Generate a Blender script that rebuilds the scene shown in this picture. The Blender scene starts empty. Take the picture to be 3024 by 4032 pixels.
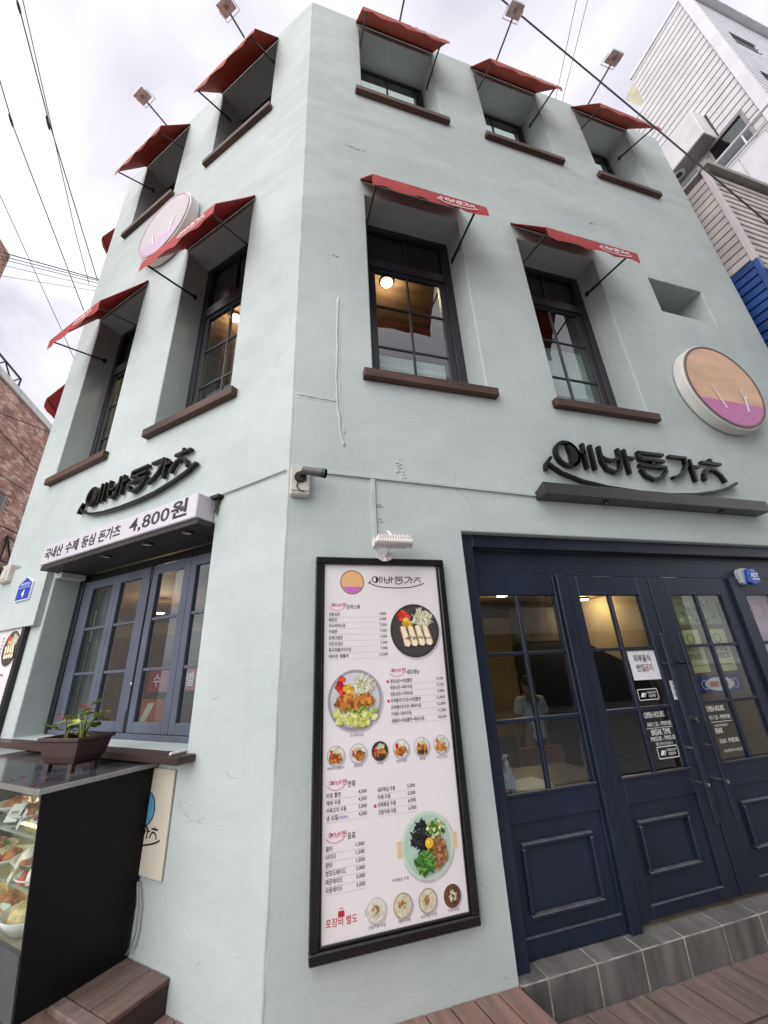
import bpy, bmesh, math, random
from mathutils import Vector, Matrix
R_ = math.radians
random.seed(7)
sc = bpy.context.scene
COL = sc.collection

# ------------------------------------------------------------------ camera
YAW, PITCH, ROLL = 0.286847, 0.378792, -0.0500155
CAMP = Vector((-0.053365, -2.399407, 1.665))
fw = Vector((math.sin(YAW)*math.cos(PITCH), math.cos(YAW)*math.cos(PITCH), math.sin(PITCH)))
rt = Vector((math.cos(YAW), -math.sin(YAW), 0)); up = rt.cross(fw)
r2 = rt*math.cos(ROLL) + up*math.sin(ROLL); u2 = -rt*math.sin(ROLL) + up*math.cos(ROLL)
cam = bpy.data.objects.new('camera', bpy.data.cameras.new('camera'))
COL.objects.link(cam)
cam.data.sensor_fit = 'HORIZONTAL'; cam.data.sensor_width = 36.0
cam.data.lens = 36.0*1526.44/3024.0
cam.data.clip_start = 0.05; cam.data.clip_end = 500
cam.matrix_world = Matrix((r2, u2, -fw)).transposed().to_4x4()
cam.location = CAMP
sc.camera = cam

# ------------------------------------------------------------------ sky + sun
SUN_EL, SUN_AZ = R_(36), R_(226)          # compass-style azimuth, +Y = 0, clockwise
w = bpy.data.worlds.new('World'); sc.world = w; w.use_nodes = True
nt = w.node_tree; nt.nodes.clear()
def N(t, nt_=None, **k):
    n = (nt_ or nt).nodes.new(t)
    for a, b in k.items(): setattr(n, a, b)
    return n
out = N('ShaderNodeOutputWorld'); mixs = N('ShaderNodeMixShader')
bg1 = N('ShaderNodeBackground'); bg2 = N('ShaderNodeBackground')
sky = N('ShaderNodeTexSky', sky_type='NISHITA', sun_disc=False)
sky.sun_elevation = SUN_EL; sky.sun_rotation = SUN_AZ
bg1.inputs['Strength'].default_value = 0.06
nt.links.new(sky.outputs[0], bg1.inputs['Color'])
tc = N('ShaderNodeTexCoord'); sep = N('ShaderNodeSeparateXYZ'); nt.links.new(tc.outputs['Generated'], sep.inputs[0])
zc = N('ShaderNodeMath', operation='ADD'); zc.inputs[1].default_value = 0.35; nt.links.new(sep.outputs['Z'], zc.inputs[0])
zm = N('ShaderNodeMath', operation='MAXIMUM'); zm.inputs[1].default_value = 0.12; nt.links.new(zc.outputs[0], zm.inputs[0])
dx = N('ShaderNodeMath', operation='DIVIDE'); dy = N('ShaderNodeMath', operation='DIVIDE')
nt.links.new(sep.outputs['X'], dx.inputs[0]); nt.links.new(zm.outputs[0], dx.inputs[1])
nt.links.new(sep.outputs['Y'], dy.inputs[0]); nt.links.new(zm.outputs[0], dy.inputs[1])
cmb = N('ShaderNodeCombineXYZ'); nt.links.new(dx.outputs[0], cmb.inputs[0]); nt.links.new(dy.outputs[0], cmb.inputs[1])
n1 = N('ShaderNodeTexNoise'); n1.inputs['Scale'].default_value = 2.1; n1.inputs['Detail'].default_value = 5; n1.inputs['Roughness'].default_value = 0.52; n1.inputs['Distortion'].default_value = 0.5
nt.links.new(cmb.outputs[0], n1.inputs['Vector'])
cr = N('ShaderNodeValToRGB')
cr.color_ramp.elements[0].position = 0.34; cr.color_ramp.elements[0].color = (0.62, 0.605, 0.69, 1)
cr.color_ramp.elements[1].position = 0.66; cr.color_ramp.elements[1].color = (1.10, 1.095, 1.10, 1)
e = cr.color_ramp.elements.new(0.5); e.color = (0.93, 0.92, 0.97, 1)
nt.links.new(n1.outputs['Fac'], cr.inputs[0]); nt.links.new(cr.outputs[0], bg2.inputs['Color'])
bg2.inputs['Strength'].default_value = 0.57
mixs.inputs[0].default_value = 0.93
nt.links.new(bg1.outputs[0], mixs.inputs[1]); nt.links.new(bg2.outputs[0], mixs.inputs[2]); nt.links.new(mixs.outputs[0], out.inputs[0])

sd = bpy.data.lights.new('sun', 'SUN'); sd.energy = 1.5; sd.angle = R_(75); sd.color = (1.0, 0.985, 0.96)
sun = bpy.data.objects.new('sun', sd); COL.objects.link(sun)
sv = Vector((math.sin(SUN_AZ)*math.cos(SUN_EL), math.cos(SUN_AZ)*math.cos(SUN_EL), math.sin(SUN_EL)))
sun.rotation_euler = sv.to_track_quat('Z', 'Y').to_euler(); sun.location = (0, -5, 20)
sc.view_settings.view_transform = 'Standard'; sc.view_settings.look = 'None'
sc.view_settings.gamma = 1; sc.view_settings.use_curve_mapping = False
sc.view_settings.exposure = 1.15
sc.cycles.max_bounces = 7; sc.cycles.diffuse_bounces = 4; sc.cycles.glossy_bounces = 3; sc.cycles.transmission_bounces = 3; sc.cycles.transparent_max_bounces = 12; sc.cycles.caustics_reflective = False; sc.cycles.caustics_refractive = False

# ------------------------------------------------------------------ materials
MATS = {}
def mat(name, c, rough=0.6, var=0.10, vs=4.0, bump=0.0, bs=40.0, metal=0.0, stretch=(1, 1, 1), c2=None, detail=4, spec=0.5, coat=0.0, dist=0.002, dust=0.0, scuff=0.0):
    if name in MATS: return MATS[name]
    m = bpy.data.materials.new(name); m.use_nodes = True; t = m.node_tree
    b = t.nodes['Principled BSDF']; b.inputs['Roughness'].default_value = rough; b.inputs['Metallic'].default_value = metal
    b.inputs['Specular IOR Level'].default_value = spec; b.inputs['Coat Weight'].default_value = coat
    tcn = N('ShaderNodeTexCoord', t); mp = N('ShaderNodeMapping', t); mp.inputs['Scale'].default_value = stretch
    oi0 = N('ShaderNodeObjectInfo', t); ad0 = N('ShaderNodeVectorMath', t, operation='ADD'); t.links.new(tcn.outputs['Object'], ad0.inputs[0]); t.links.new(oi0.outputs['Location'], ad0.inputs[1]); t.links.new(ad0.outputs[0], mp.inputs[0])
    no = N('ShaderNodeTexNoise', t); no.inputs['Scale'].default_value = vs; no.inputs['Detail'].default_value = detail
    t.links.new(mp.outputs[0], no.inputs['Vector'])
    ra = N('ShaderNodeValToRGB', t); d = c2 or tuple(min(1, x*(1-var*1.6)) for x in c); l = tuple(min(1, x*(1+var)) for x in c)
    ra.color_ramp.elements[0].position = 0.33; ra.color_ramp.elements[0].color = (*d, 1)
    ra.color_ramp.elements[1].position = 0.67; ra.color_ramp.elements[1].color = (*l, 1)
    t.links.new(no.outputs['Fac'], ra.inputs[0]); cout = ra.outputs[0]
    def over(fac, colr):
        nonlocal cout
        mx = N('ShaderNodeMixRGB', t); t.links.new(fac, mx.inputs[0]); t.links.new(cout, mx.inputs[1]); mx.inputs[2].default_value = (*colr, 1); cout = mx.outputs[0]
    if scuff:
        oi = N('ShaderNodeObjectInfo', t); ad = N('ShaderNodeVectorMath', t, operation='ADD'); t.links.new(tcn.outputs['Object'], ad.inputs[0]); t.links.new(oi.outputs['Location'], ad.inputs[1])
        m3 = N('ShaderNodeMapping', t); m3.inputs['Scale'].default_value = (1.0, 1.0, 2.4); t.links.new(ad.outputs[0], m3.inputs[0])
        n3 = N('ShaderNodeTexNoise', t); n3.inputs['Scale'].default_value = 9; n3.inputs['Detail'].default_value = 8; n3.inputs['Roughness'].default_value = 0.75; t.links.new(m3.outputs[0], n3.inputs['Vector'])
        g3 = N('ShaderNodeMapRange', t); g3.inputs[1].default_value = 0.60; g3.inputs[2].default_value = 0.78; g3.inputs[4].default_value = scuff; t.links.new(n3.outputs['Fac'], g3.inputs[0])
        over(g3.outputs[0], tuple(min(1, x*2.2+0.035) for x in c))
    if dust:
        ge = N('ShaderNodeNewGeometry', t); sz = N('ShaderNodeSeparateXYZ', t); t.links.new(ge.outputs['Normal'], sz.inputs[0])
        g4 = N('ShaderNodeMapRange', t); g4.inputs[1].default_value = 0.35; g4.inputs[2].default_value = 0.95; g4.inputs[4].default_value = dust; t.links.new(sz.outputs['Z'], g4.inputs[0])
        n4 = N('ShaderNodeTexNoise', t); n4.inputs['Scale'].default_value = 25; n4.inputs['Detail'].default_value = 5; t.links.new(tcn.outputs['Object'], n4.inputs['Vector'])
        mm = N('ShaderNodeMath', t, operation='MULTIPLY'); t.links.new(g4.outputs[0], mm.inputs[0]); t.links.new(n4.outputs['Fac'], mm.inputs[1]); over(mm.outputs[0], (0.30, 0.28, 0.25))
    t.links.new(cout, b.inputs['Base Color'])
    if bump:
        nb = N('ShaderNodeTexNoise', t); nb.inputs['Scale'].default_value = bs; nb.inputs['Detail'].default_value = 5
        t.links.new(mp.outputs[0], nb.inputs['Vector'])
        bp = N('ShaderNodeBump', t); bp.inputs['Strength'].default_value = bump; bp.inputs['Distance'].default_value = dist
        t.links.new(nb.outputs['Fac'], bp.inputs['Height']); t.links.new(bp.outputs[0], b.inputs['Normal'])
    MATS[name] = m; return m
def srgb(r, g, b):
    f = lambda x: ((x/255+0.055)/1.055)**2.4 if x > 10 else x/255/12.92
    return (f(r), f(g), f(b))
def pm(r, g, b, rough=0.45):
    return mat('print_%d_%d_%d' % (r, g, b), srgb(r, g, b), rough, 0.03, 30)
def emit(name, c, s):
    if name in MATS: return MATS[name]
    m = bpy.data.materials.new(name); m.use_nodes = True; b = m.node_tree.nodes['Principled BSDF']
    b.inputs['Base Color'].default_value = (*c, 1); b.inputs['Emission Color'].default_value = (*c, 1); b.inputs['Emission Strength'].default_value = s
    MATS[name] = m; return m
def glass(name, tint=(0.9, 0.95, 0.95), ior=1.75, rough=0.0):
    if name in MATS: return MATS[name]
    m = bpy.data.materials.new(name); m.use_nodes = True; t = m.node_tree; t.nodes.clear()
    o = N('ShaderNodeOutputMaterial', t); mx = N('ShaderNodeMixShader', t); tr = N('ShaderNodeBsdfTransparent', t); gl = N('ShaderNodeBsdfGlossy', t)
    tr.inputs[0].default_value = (*tint, 1); gl.inputs['Roughness'].default_value = rough
    gl.inputs['Color'].default_value = (0.95, 0.97, 1, 1)
    lw = N('ShaderNodeLayerWeight', t); pw = N('ShaderNodeMath', t, operation='POWER'); pw.inputs[1].default_value = 5.0; t.links.new(lw.outputs['Facing'], pw.inputs[0])
    f0 = 2*((ior-1)/(ior+1))**2
    ma = N('ShaderNodeMath', t, operation='MULTIPLY_ADD'); ma.inputs[1].default_value = 1-f0; ma.inputs[2].default_value = f0; t.links.new(pw.outputs[0], ma.inputs[0])
    ge = N('ShaderNodeNewGeometry', t); inv = N('ShaderNodeMath', t, operation='SUBTRACT'); inv.inputs[0].default_value = 1.0; t.links.new(ge.outputs['Backfacing'], inv.inputs[1])
    fm = N('ShaderNodeMath', t, operation='MULTIPLY'); t.links.new(ma.outputs[0], fm.inputs[0]); t.links.new(inv.outputs[0], fm.inputs[1])
    nn = N('ShaderNodeTexNoise', t); nn.inputs['Scale'].default_value = 1.3; nn.inputs['Detail'].default_value = 0; tcn = N('ShaderNodeTexCoord', t); t.links.new(tcn.outputs['Object'], nn.inputs['Vector'])
    bp = N('ShaderNodeBump', t); bp.inputs['Strength'].default_value = 0.05; bp.inputs['Distance'].default_value = 0.02; t.links.new(nn.outputs['Fac'], bp.inputs['Height'])
    t.links.new(bp.outputs[0], gl.inputs['Normal'])
    t.links.new(fm.outputs[0], mx.inputs[0]); t.links.new(tr.outputs[0], mx.inputs[1]); t.links.new(gl.outputs[0], mx.inputs[2]); t.links.new(mx.outputs[0], o.inputs[0])
    MATS[name] = m; return m

def plaster(name='painted_plaster'):
    m = bpy.data.materials.new(name); m.use_nodes = True; t = m.node_tree; b = t.nodes['Principled BSDF']
    b.inputs['Roughness'].default_value = 0.62; b.inputs['Specular IOR Level'].default_value = 0.35
    tcn = N('ShaderNodeTexCoord', t)
    def noise(scale, detail, st=(1, 1, 1), rough=0.5, dis=0.0):
        mp = N('ShaderNodeMapping', t); mp.inputs['Scale'].default_value = st; t.links.new(tcn.outputs['Object'], mp.inputs[0])
        no = N('ShaderNodeTexNoise', t); no.inputs['Scale'].default_value = scale; no.inputs['Detail'].default_value = detail
        no.inputs['Roughness'].default_value = rough; no.inputs['Distortion'].default_value = dis
        t.links.new(mp.outputs[0], no.inputs['Vector']); return no.outputs['Fac']
    def ramp(src, p0, c0, p1, c1):
        ra = N('ShaderNodeValToRGB', t); ra.color_ramp.elements[0].position = p0; ra.color_ramp.elements[0].color = (*c0, 1)
        ra.color_ramp.elements[1].position = p1; ra.color_ramp.elements[1].color = (*c1, 1); t.links.new(src, ra.inputs[0]); return ra.outputs[0]
    def mul(a, c, f=1.0):
        mx = N('ShaderNodeMixRGB', t); mx.blend_type = 'MULTIPLY'; mx.inputs[0].default_value = f
        t.links.new(a, mx.inputs[1]); t.links.new(c, mx.inputs[2]); return mx.outputs[0]
    base = ramp(noise(0.8, 5, (0.8, 1, 1.2), 0.6, 0.8), 0.35, (0.440, 0.490, 0.485), 0.68, (0.520, 0.566, 0.562))
    wash = ramp(noise(2.6, 5, (0.7, 1, 1.5), 0.65, 1.2), 0.30, (0.93, 0.94, 0.935), 0.62, (1, 1, 1))
    drip = ramp(noise(5.0, 3, (1, 1, 0.10), 0.55, 0.2), 0.25, (0.93, 0.935, 0.93), 0.45, (1, 1, 1))
    speck = ramp(noise(26, 2, (0.8, 1, 1.6), 0.5, 0), 0.235, (0.55, 0.57, 0.55), 0.265, (1, 1, 1))
    # dimmer upper-storey light painted into the colour, mixed with weathered patches, uneven edge
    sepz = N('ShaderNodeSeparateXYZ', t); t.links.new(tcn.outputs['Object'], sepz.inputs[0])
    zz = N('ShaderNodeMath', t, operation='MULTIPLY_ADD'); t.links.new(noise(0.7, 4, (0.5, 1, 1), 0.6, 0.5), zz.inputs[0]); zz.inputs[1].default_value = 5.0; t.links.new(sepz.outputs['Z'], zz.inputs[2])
    upper_dim = ramp(noise(1.1, 6, (0.5, 1, 2.0), 0.68, 1.4), 0.36, (0.825, 0.805, 0.80), 0.70, (0.965, 0.945, 0.94))
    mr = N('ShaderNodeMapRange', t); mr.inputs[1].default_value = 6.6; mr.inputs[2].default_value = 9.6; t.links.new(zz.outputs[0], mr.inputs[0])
    om = N('ShaderNodeMixRGB', t); om.inputs[1].default_value = (1, 1, 1, 1); t.links.new(mr.outputs[0], om.inputs[0]); t.links.new(upper_dim, om.inputs[2])
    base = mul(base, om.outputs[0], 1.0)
    colr = mul(mul(mul(base, wash, 0.9), drip, 0.7), speck, 0.45)
    wp = N('ShaderNodeTexNoise', t); wp.inputs['Scale'].default_value = 1.6; wp.inputs['Detail'].default_value = 6; t.links.new(tcn.outputs['Object'], wp.inputs['Vector'])
    wm = N('ShaderNodeVectorMath', t, operation='MULTIPLY_ADD'); wm.inputs[1].default_value = (1.3, 1.3, 0.7); t.links.new(wp.outputs['Color'], wm.inputs[0]); t.links.new(tcn.outputs['Object'], wm.inputs[2])
    vo = N('ShaderNodeTexVoronoi', t); vo.feature = 'DISTANCE_TO_EDGE'; vo.inputs['Scale'].default_value = 0.55; t.links.new(wm.outputs[0], vo.inputs['Vector'])
    ck = N('ShaderNodeMapRange', t); ck.inputs[1].default_value = 0.0008; ck.inputs[2].default_value = 0.0035; ck.inputs[3].default_value = 1; ck.inputs[4].default_value = 0; t.links.new(vo.outputs['Distance'], ck.inputs[0])
    cmk = N('ShaderNodeMapRange', t); cmk.inputs[1].default_value = 0.59; cmk.inputs[2].default_value = 0.66; t.links.new(noise(0.9, 3, (1, 1, 1), 0.5, 0), cmk.inputs[0])
    crk = N('ShaderNodeMath', t, operation='MULTIPLY'); t.links.new(ck.outputs[0], crk.inputs[0]); t.links.new(cmk.outputs[0], crk.inputs[1])
    cd_ = N('ShaderNodeMixRGB', t); cd_.blend_type = 'MULTIPLY'; ch_ = N('ShaderNodeMath', t, operation='MULTIPLY'); ch_.inputs[1].default_value = 0.28; t.links.new(crk.outputs[0], ch_.inputs[0]); t.links.new(ch_.outputs[0], cd_.inputs[0]); t.links.new(colr, cd_.inputs[1]); cd_.inputs[2].default_value = (0.45, 0.46, 0.45, 1); colr = cd_.outputs[0]
    t.links.new(colr, b.inputs['Base Color'])
    h1 = noise(1.3, 3, (0.8, 1, 1.1), 0.5, 0.4); h2 = noise(8, 5, (0.7, 1, 1.3), 0.6, 0.8); h3 = noise(60, 4, (0.9, 1, 1.1), 0.6)
    def madd(a, k, c):
        x = N('ShaderNodeMath', t, operation='MULTIPLY_ADD'); t.links.new(a, x.inputs[0]); x.inputs[1].default_value = k
        if c is None: x.inputs[2].default_value = 0
        else: t.links.new(c, x.inputs[2])
        return x.outputs[0]
    ridge = N('ShaderNodeMapRange', t); ridge.inputs[1].default_value = 0.66; ridge.inputs[2].default_value = 0.70
    t.links.new(noise(6, 6, (0.7, 1, 1.6), 0.7, 1.6), ridge.inputs[0])
    hh = madd(h1, 1.0, madd(h2, 0.18, madd(h3, 0.035, madd(ridge.outputs[0], 0.10, madd(crk.outputs[0], -0.14, None)))))
    bp = N('ShaderNodeBump', t); bp.inputs['Strength'].default_value = 0.8; bp.inputs['Distance'].default_value = 0.02
    t.links.new(hh, bp.inputs['Height']); t.links.new(bp.outputs[0], b.inputs['Normal'])
    MATS[name] = m; return m
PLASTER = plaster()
def fabric(name, c):
    m = bpy.data.materials.new(name); m.use_nodes = True; t = m.node_tree; b = t.nodes['Principled BSDF']
    o = t.nodes['Material Output']; tr = N('ShaderNodeBsdfTranslucent', t); mx = N('ShaderNodeMixShader', t); mx.inputs[0].default_value = 0.22
    tcn = N('ShaderNodeTexCoord', t); no = N('ShaderNodeTexNoise', t); no.inputs['Scale'].default_value = 3; no.inputs['Detail'].default_value = 5
    t.links.new(tcn.outputs['Object'], no.inputs['Vector']); ra = N('ShaderNodeValToRGB', t)
    ra.color_ramp.elements[0].position = 0.3; ra.color_ramp.elements[0].color = (c[0]*0.78, c[1]*0.75, c[2]*0.75, 1)
    ra.color_ramp.elements[1].position = 0.7; ra.color_ramp.elements[1].color = (*c, 1)
    t.links.new(no.outputs['Fac'], ra.inputs[0]); t.links.new(ra.outputs[0], b.inputs['Base Color']); t.links.new(ra.outputs[0], tr.inputs[0])
    b.inputs['Roughness'].default_value = 0.65
    wv = N('ShaderNodeTexNoise', t); wv.inputs['Scale'].default_value = 9; t.links.new(tcn.outputs['Object'], wv.inputs['Vector'])
    bp = N('ShaderNodeBump', t); bp.inputs['Strength'].default_value = 0.35; bp.inputs['Distance'].default_value = 0.02; t.links.new(wv.outputs['Fac'], bp.inputs['Height']); t.links.new(bp.outputs[0], b.inputs['Normal'])
    t.links.new(b.outputs[0], mx.inputs[1]); t.links.new(tr.outputs[0], mx.inputs[2]); t.links.new(mx.outputs[0], o.inputs[0])
    MATS[name] = m; return m
RED = fabric('red_awning_fabric', (0.50, 0.045, 0.05))
RED3 = fabric('sun_faded_awning_fabric', (0.47, 0.075, 0.05))
NAVY = mat('navy_paint', (0.0085, 0.0145, 0.034), 0.42, 0.22, 2.5, 0.35, 45, dust=0.55, scuff=0.35)
GREYBLUE = mat('grey_blue_paint', (0.082, 0.094, 0.132), 0.45, 0.14, 3, 0.3, 45, dust=0.5, scuff=0.3)
CHARC = mat('charcoal_window_paint', (0.022, 0.022, 0.029), 0.42, 0.15, 3, 0.2, 60, dust=0.4, scuff=0.2)
BLACKF = mat('black_frame_paint', (0.008, 0.007, 0.008), 0.3, 0.2, 6, 0.1, 50)
SILL = mat('brown_stained_wood', (0.072, 0.031, 0.022), 0.6, 0.35, 5, 0.6, 24, stretch=(0.25, 3, 3), dust=0.5, scuff=0.35)
DECK = mat('brown_deck_wood', (0.150, 0.092, 0.080), 0.75, 0.28, 3, 0.6, 26, stretch=(5, 0.4, 3), dust=0.35, scuff=0.3)
DECKR = mat('red_brown_deck_wood', (0.21, 0.108, 0.088), 0.75, 0.26, 3, 0.6, 26, stretch=(5, 0.4, 3), dust=0.3, scuff=0.3)
DECKD = mat('dark_step_wood', (0.115, 0.062, 0.050), 0.72, 0.28, 3, 0.6, 26, stretch=(4, 0.5, 3), dust=0.3, scuff=0.4)
COUNTER = mat('dark_counter_wood', (0.060, 0.030, 0.024), 0.42, 0.35, 2.4, 0.3, 22, stretch=(0.3, 4, 3))
TILE = mat('slate_tile', (0.128, 0.122, 0.118), 0.55, 0.26, 3.5, 0.6, 40, stretch=(3.0, 1, 0.8), detail=8, dust=0.25, scuff=0.3)
GROUT = mat('pale_grout', (0.42, 0.39, 0.375), 0.85, 0.35, 9, 0.3, 90)
WHITEP = mat('white_plastic', (0.72, 0.69, 0.68), 0.4, 0.06, 6)
CREAMP = mat('cream_plastic', (0.60, 0.55, 0.51), 0.45, 0.08, 6)
DARKMET = mat('dark_metal', (0.030, 0.024, 0.022), 0.4, 0.2, 9, metal=0.4)
BLACKMET = mat('black_metal', (0.020, 0.020, 0.022), 0.38, 0.2, 9)
BLACKPAN = mat('black_case_panel', (0.0035, 0.0035, 0.0048), 0.45, 0.2, 2.5, spec=0.22, scuff=0.06)
STEEL = mat('brushed_steel', (0.55, 0.55, 0.55), 0.28, 0.08, 20, metal=1.0)
CONDUIT = mat('painted_conduit', (0.46, 0.52, 0.51), 0.5, 0.08, 8)
COAT = glass('coated_window_glass', (0.75, 0.82, 0.82), 2.1); GLASS = glass('window_glass'); GLASS2 = glass('case_glass', (0.96, 0.98, 0.96), 1.35)
GLASSD = glass('door_glass', (0.86, 0.91, 0.91), 1.58)
FROST = mat('frosted_film', (0.55, 0.58, 0.56), 0.35, 0.06, 2.0)
TEALF = mat('teal_blind', (0.10, 0.19, 0.18), 0.5, 0.12, 2)
PAPER = pm(238, 228, 232, 0.4)
SOFFIT = mat('dark_wood_soffit', (0.028, 0.021, 0.021), 0.55, 0.35, 4, 0.3, 30, stretch=(0.4, 5, 3))
WALLIN = mat('ochre_interior_wall', (0.36, 0.29, 0.19), 0.8, 0.12, 1.5, 0.3, 8)
CEIL = mat('brown_interior_ceiling', (0.14, 0.085, 0.05), 0.7, 0.25, 2, stretch=(1, 6, 1))
FLOORIN = mat('dark_interior_floor', (0.055, 0.045, 0.04), 0.5, 0.2, 3)
STONEIN = mat('grey_rough_stone', (0.075, 0.072, 0.068), 0.85, 0.45, 2.2, 0.9, 6, detail=8, dist=0.03)

# ------------------------------------------------------------------ frames and builders
AL = 0.767951165
FRAMES = {'R': (Vector((0, 0, 0)), 0.0), 'L': (Vector((0, 0, 0)), -AL)}
ENDC = Vector((-math.cos(AL)*4.15, math.sin(AL)*4.15, 0))
FRAMES['E'] = (ENDC, -AL - math.pi/4)
ORG = {}
def place(o, p, fr):
    o0, a = FRAMES[fr]
    o.location = o0 + Matrix.Rotation(a, 3, 'Z') @ Vector(p); o.rotation_euler = (0, 0, a)
def tag(o, label=None, cat=None, group=None, kind=None):
    if label: o['label'] = label
    if cat: o['category'] = cat
    if group: o['group'] = group
    if kind: o['kind'] = kind
    return o
def thing(name, label, cat, base, fr='R', group=None, kind=None):
    o = bpy.data.objects.new(name, None); o.empty_display_size = 0.1; COL.objects.link(o)
    place(o, base, fr); ORG[o.name] = Vector(base)
    return tag(o, label, cat, group, kind)
def link(o, origin, parent, fr):
    COL.objects.link(o); ORG[o.name] = Vector(origin)
    if parent is not None:
        o.parent = parent; o.location = Vector(origin) - ORG[parent.name]
    else: place(o, origin, fr)
    return o
class MB:
    def __init__(s): s.v = []; s.f = []; s.m = []; s.mats = []
    def mi(s, m):
        if m not in s.mats: s.mats.append(m)
        return s.mats.index(m)
    def add(s, vs, fs, m):
        k = len(s.v); s.v += [tuple(x) for x in vs]; i = s.mi(m)
        for f in fs: s.f.append(tuple(k+j for j in f)); s.m.append(i)
        return s
    def box(s, x0, x1, y0, y1, z0, z1, m):
        vs = [(x, y, z) for z in (z0, z1) for y in (y0, y1) for x in (x0, x1)]
        return s.add(vs, [(0, 2, 3, 1), (4, 5, 7, 6), (0, 1, 5, 4), (2, 6, 7, 3), (0, 4, 6, 2), (1, 3, 7, 5)], m)
    def prism(s, poly, y0, y1, m):                 # polygon in (x,z), counter-clockwise seen from outside (-y)
        n = len(poly); vs = [(x, y0, z) for x, z in poly] + [(x, y1, z) for x, z in poly]
        fs = [tuple(range(n)), tuple(range(2*n-1, n-1, -1))] + [(i, i+n, (i+1) % n+n, (i+1) % n) for i in range(n)]
        return s.add(vs, fs, m)
    def xprism(s, poly, x0, x1, m):                # polygon in (y,z)
        n = len(poly); vs = [(x0, y, z) for y, z in poly] + [(x1, y, z) for y, z in poly]
        fs = [tuple(range(n)), tuple(range(2*n-1, n-1, -1))] + [(i, i+n, (i+1) % n+n, (i+1) % n) for i in range(n)]
        return s.add(vs, fs, m)
    def flat(s, poly, y, m):                       # flat print facing -y
        return s.add([(x, y, z) for x, z in poly], [tuple(range(len(poly)))], m)
    def disc(s, cx, cz, rx, rz, y, m, n=28, a0=0.0, a1=2*math.pi):
        k = n if abs(a1-a0-2*math.pi) < 1e-6 else n+1
        return s.flat([(cx+rx*math.cos(a0+(a1-a0)*i/n), cz+rz*math.sin(a0+(a1-a0)*i/n)) for i in range(k)], y, m)
    def ring(s, cx, cz, r0, r1, y, m, n=32, y1=None):
        o = [(cx+r1*math.cos(2*math.pi*i/n), cz+r1*math.sin(2*math.pi*i/n)) for i in range(n)]
        i_ = [(cx+r0*math.cos(2*math.pi*i/n), cz+r0*math.sin(2*math.pi*i/n)) for i in range(n)]
        vs = [(x, y, z) for x, z in o+i_]
        fs = [(j, (j+1) % n, n+(j+1) % n, n+j) for j in range(n)]
        if y1 is not None:
            vs += [(x, y1, z) for x, z in o+i_]
            fs += [(j, j+2*n, (j+1) % n+2*n, (j+1) % n) for j in range(n)] + [(n+j, n+(j+1) % n, 3*n+(j+1) % n, 3*n+j) for j in range(n)]
        return s.add(vs, fs, m)
    def tube(s, pts, r, m, n=8, cap=True):
        pts = [Vector(p) for p in pts]; rr = r if isinstance(r, (list, tuple)) else [r]*len(pts)
        vs = []; fs = []; prev = None
        for i, p in enumerate(pts):
            d = (pts[min(i+1, len(pts)-1)] - pts[max(i-1, 0)]).normalized()
            a = Vector((0, 0, 1)) if abs(d.z) < 0.9 else Vector((1, 0, 0))
            if prev is not None: a = prev
            x = (a - d*a.dot(d)).normalized(); prev = x; y = d.cross(x)
            for j in range(n):
                t = 2*math.pi*j/n; vs.append(p + (x*math.cos(t)+y*math.sin(t))*rr[i])
        for i in range(len(pts)-1):
            for j in range(n): fs.append((i*n+j, i*n+(j+1) % n, (i+1)*n+(j+1) % n, (i+1)*n+j))
        if cap: fs += [tuple(range(n-1, -1, -1)), tuple(range((len(pts)-1)*n, len(pts)*n))]
        return s.add(vs, fs, m)
    def lathe(s, c, prof, m, n=20, sx=1.0, sy=1.0, cap=True):   # profile (r,z) around vertical axis at c
        vs = []; fs = []
        for r, z in prof:
            for j in range(n):
                t = 2*math.pi*j/n; vs.append((c[0]+r*sx*math.cos(t), c[1]+r*sy*math.sin(t), c[2]+z))
        for i in range(len(prof)-1):
            for j in range(n): fs.append((i*n+j, i*n+(j+1) % n, (i+1)*n+(j+1) % n, (i+1)*n+j))
        if cap: fs += [tuple(range(n-1, -1, -1)), tuple(range((len(prof)-1)*n, len(prof)*n))]
        return s.add(vs, fs, m)
    def stroke(s, pts, wd, y0, y1, m):             # extruded line of width wd in (x,z)
        P = [Vector(p) for p in pts]; L = []; Rr = []
        for i, p in enumerate(P):
            a = (P[i]-P[i-1]).normalized() if i > 0 else (P[1]-P[0]).normalized()
            b = (P[i+1]-P[i]).normalized() if i < len(P)-1 else a
            t = (a+b); t = t.normalized() if t.length > 1e-6 else a
            nrm = Vector((-t.y, t.x)); k = 1/max(0.5, nrm.dot(Vector((-a.y, a.x))))
            L.append(p+nrm*wd/2*k); Rr.append(p-nrm*wd/2*k)
        for i in range(len(P)-1):
            q = [Rr[i], Rr[i+1], L[i+1], L[i]]
            if y1 is None: s.flat([tuple(x) for x in q], y0, m)
            else: s.prism([tuple(x) for x in q], y0, y1, m)
        return s
    def build(s, name, parent=None, base=None, fr='R', smooth=False, bevel=0.0):
        origin = ORG[parent.name] if parent is not None else Vector(base if base else (0, 0, 0))
        me = bpy.data.meshes.new(name)
        me.from_pydata([(x-origin.x, y-origin.y, z-origin.z) for x, y, z in s.v], [], s.f)
        for m in s.mats: me.materials.append(m)
        me.polygons.foreach_set('material_index', s.m)
        if smooth: me.polygons.foreach_set('use_smooth', [True]*len(s.f))
        me.update()
        o = bpy.data.objects.new(name, me); link(o, origin, parent, fr)
        if bevel:
            b = o.modifiers.new('bevel', 'BEVEL'); b.width = bevel; b.segments = 2; b.limit_method = 'ANGLE'
        return o
BXC = {}
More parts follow.
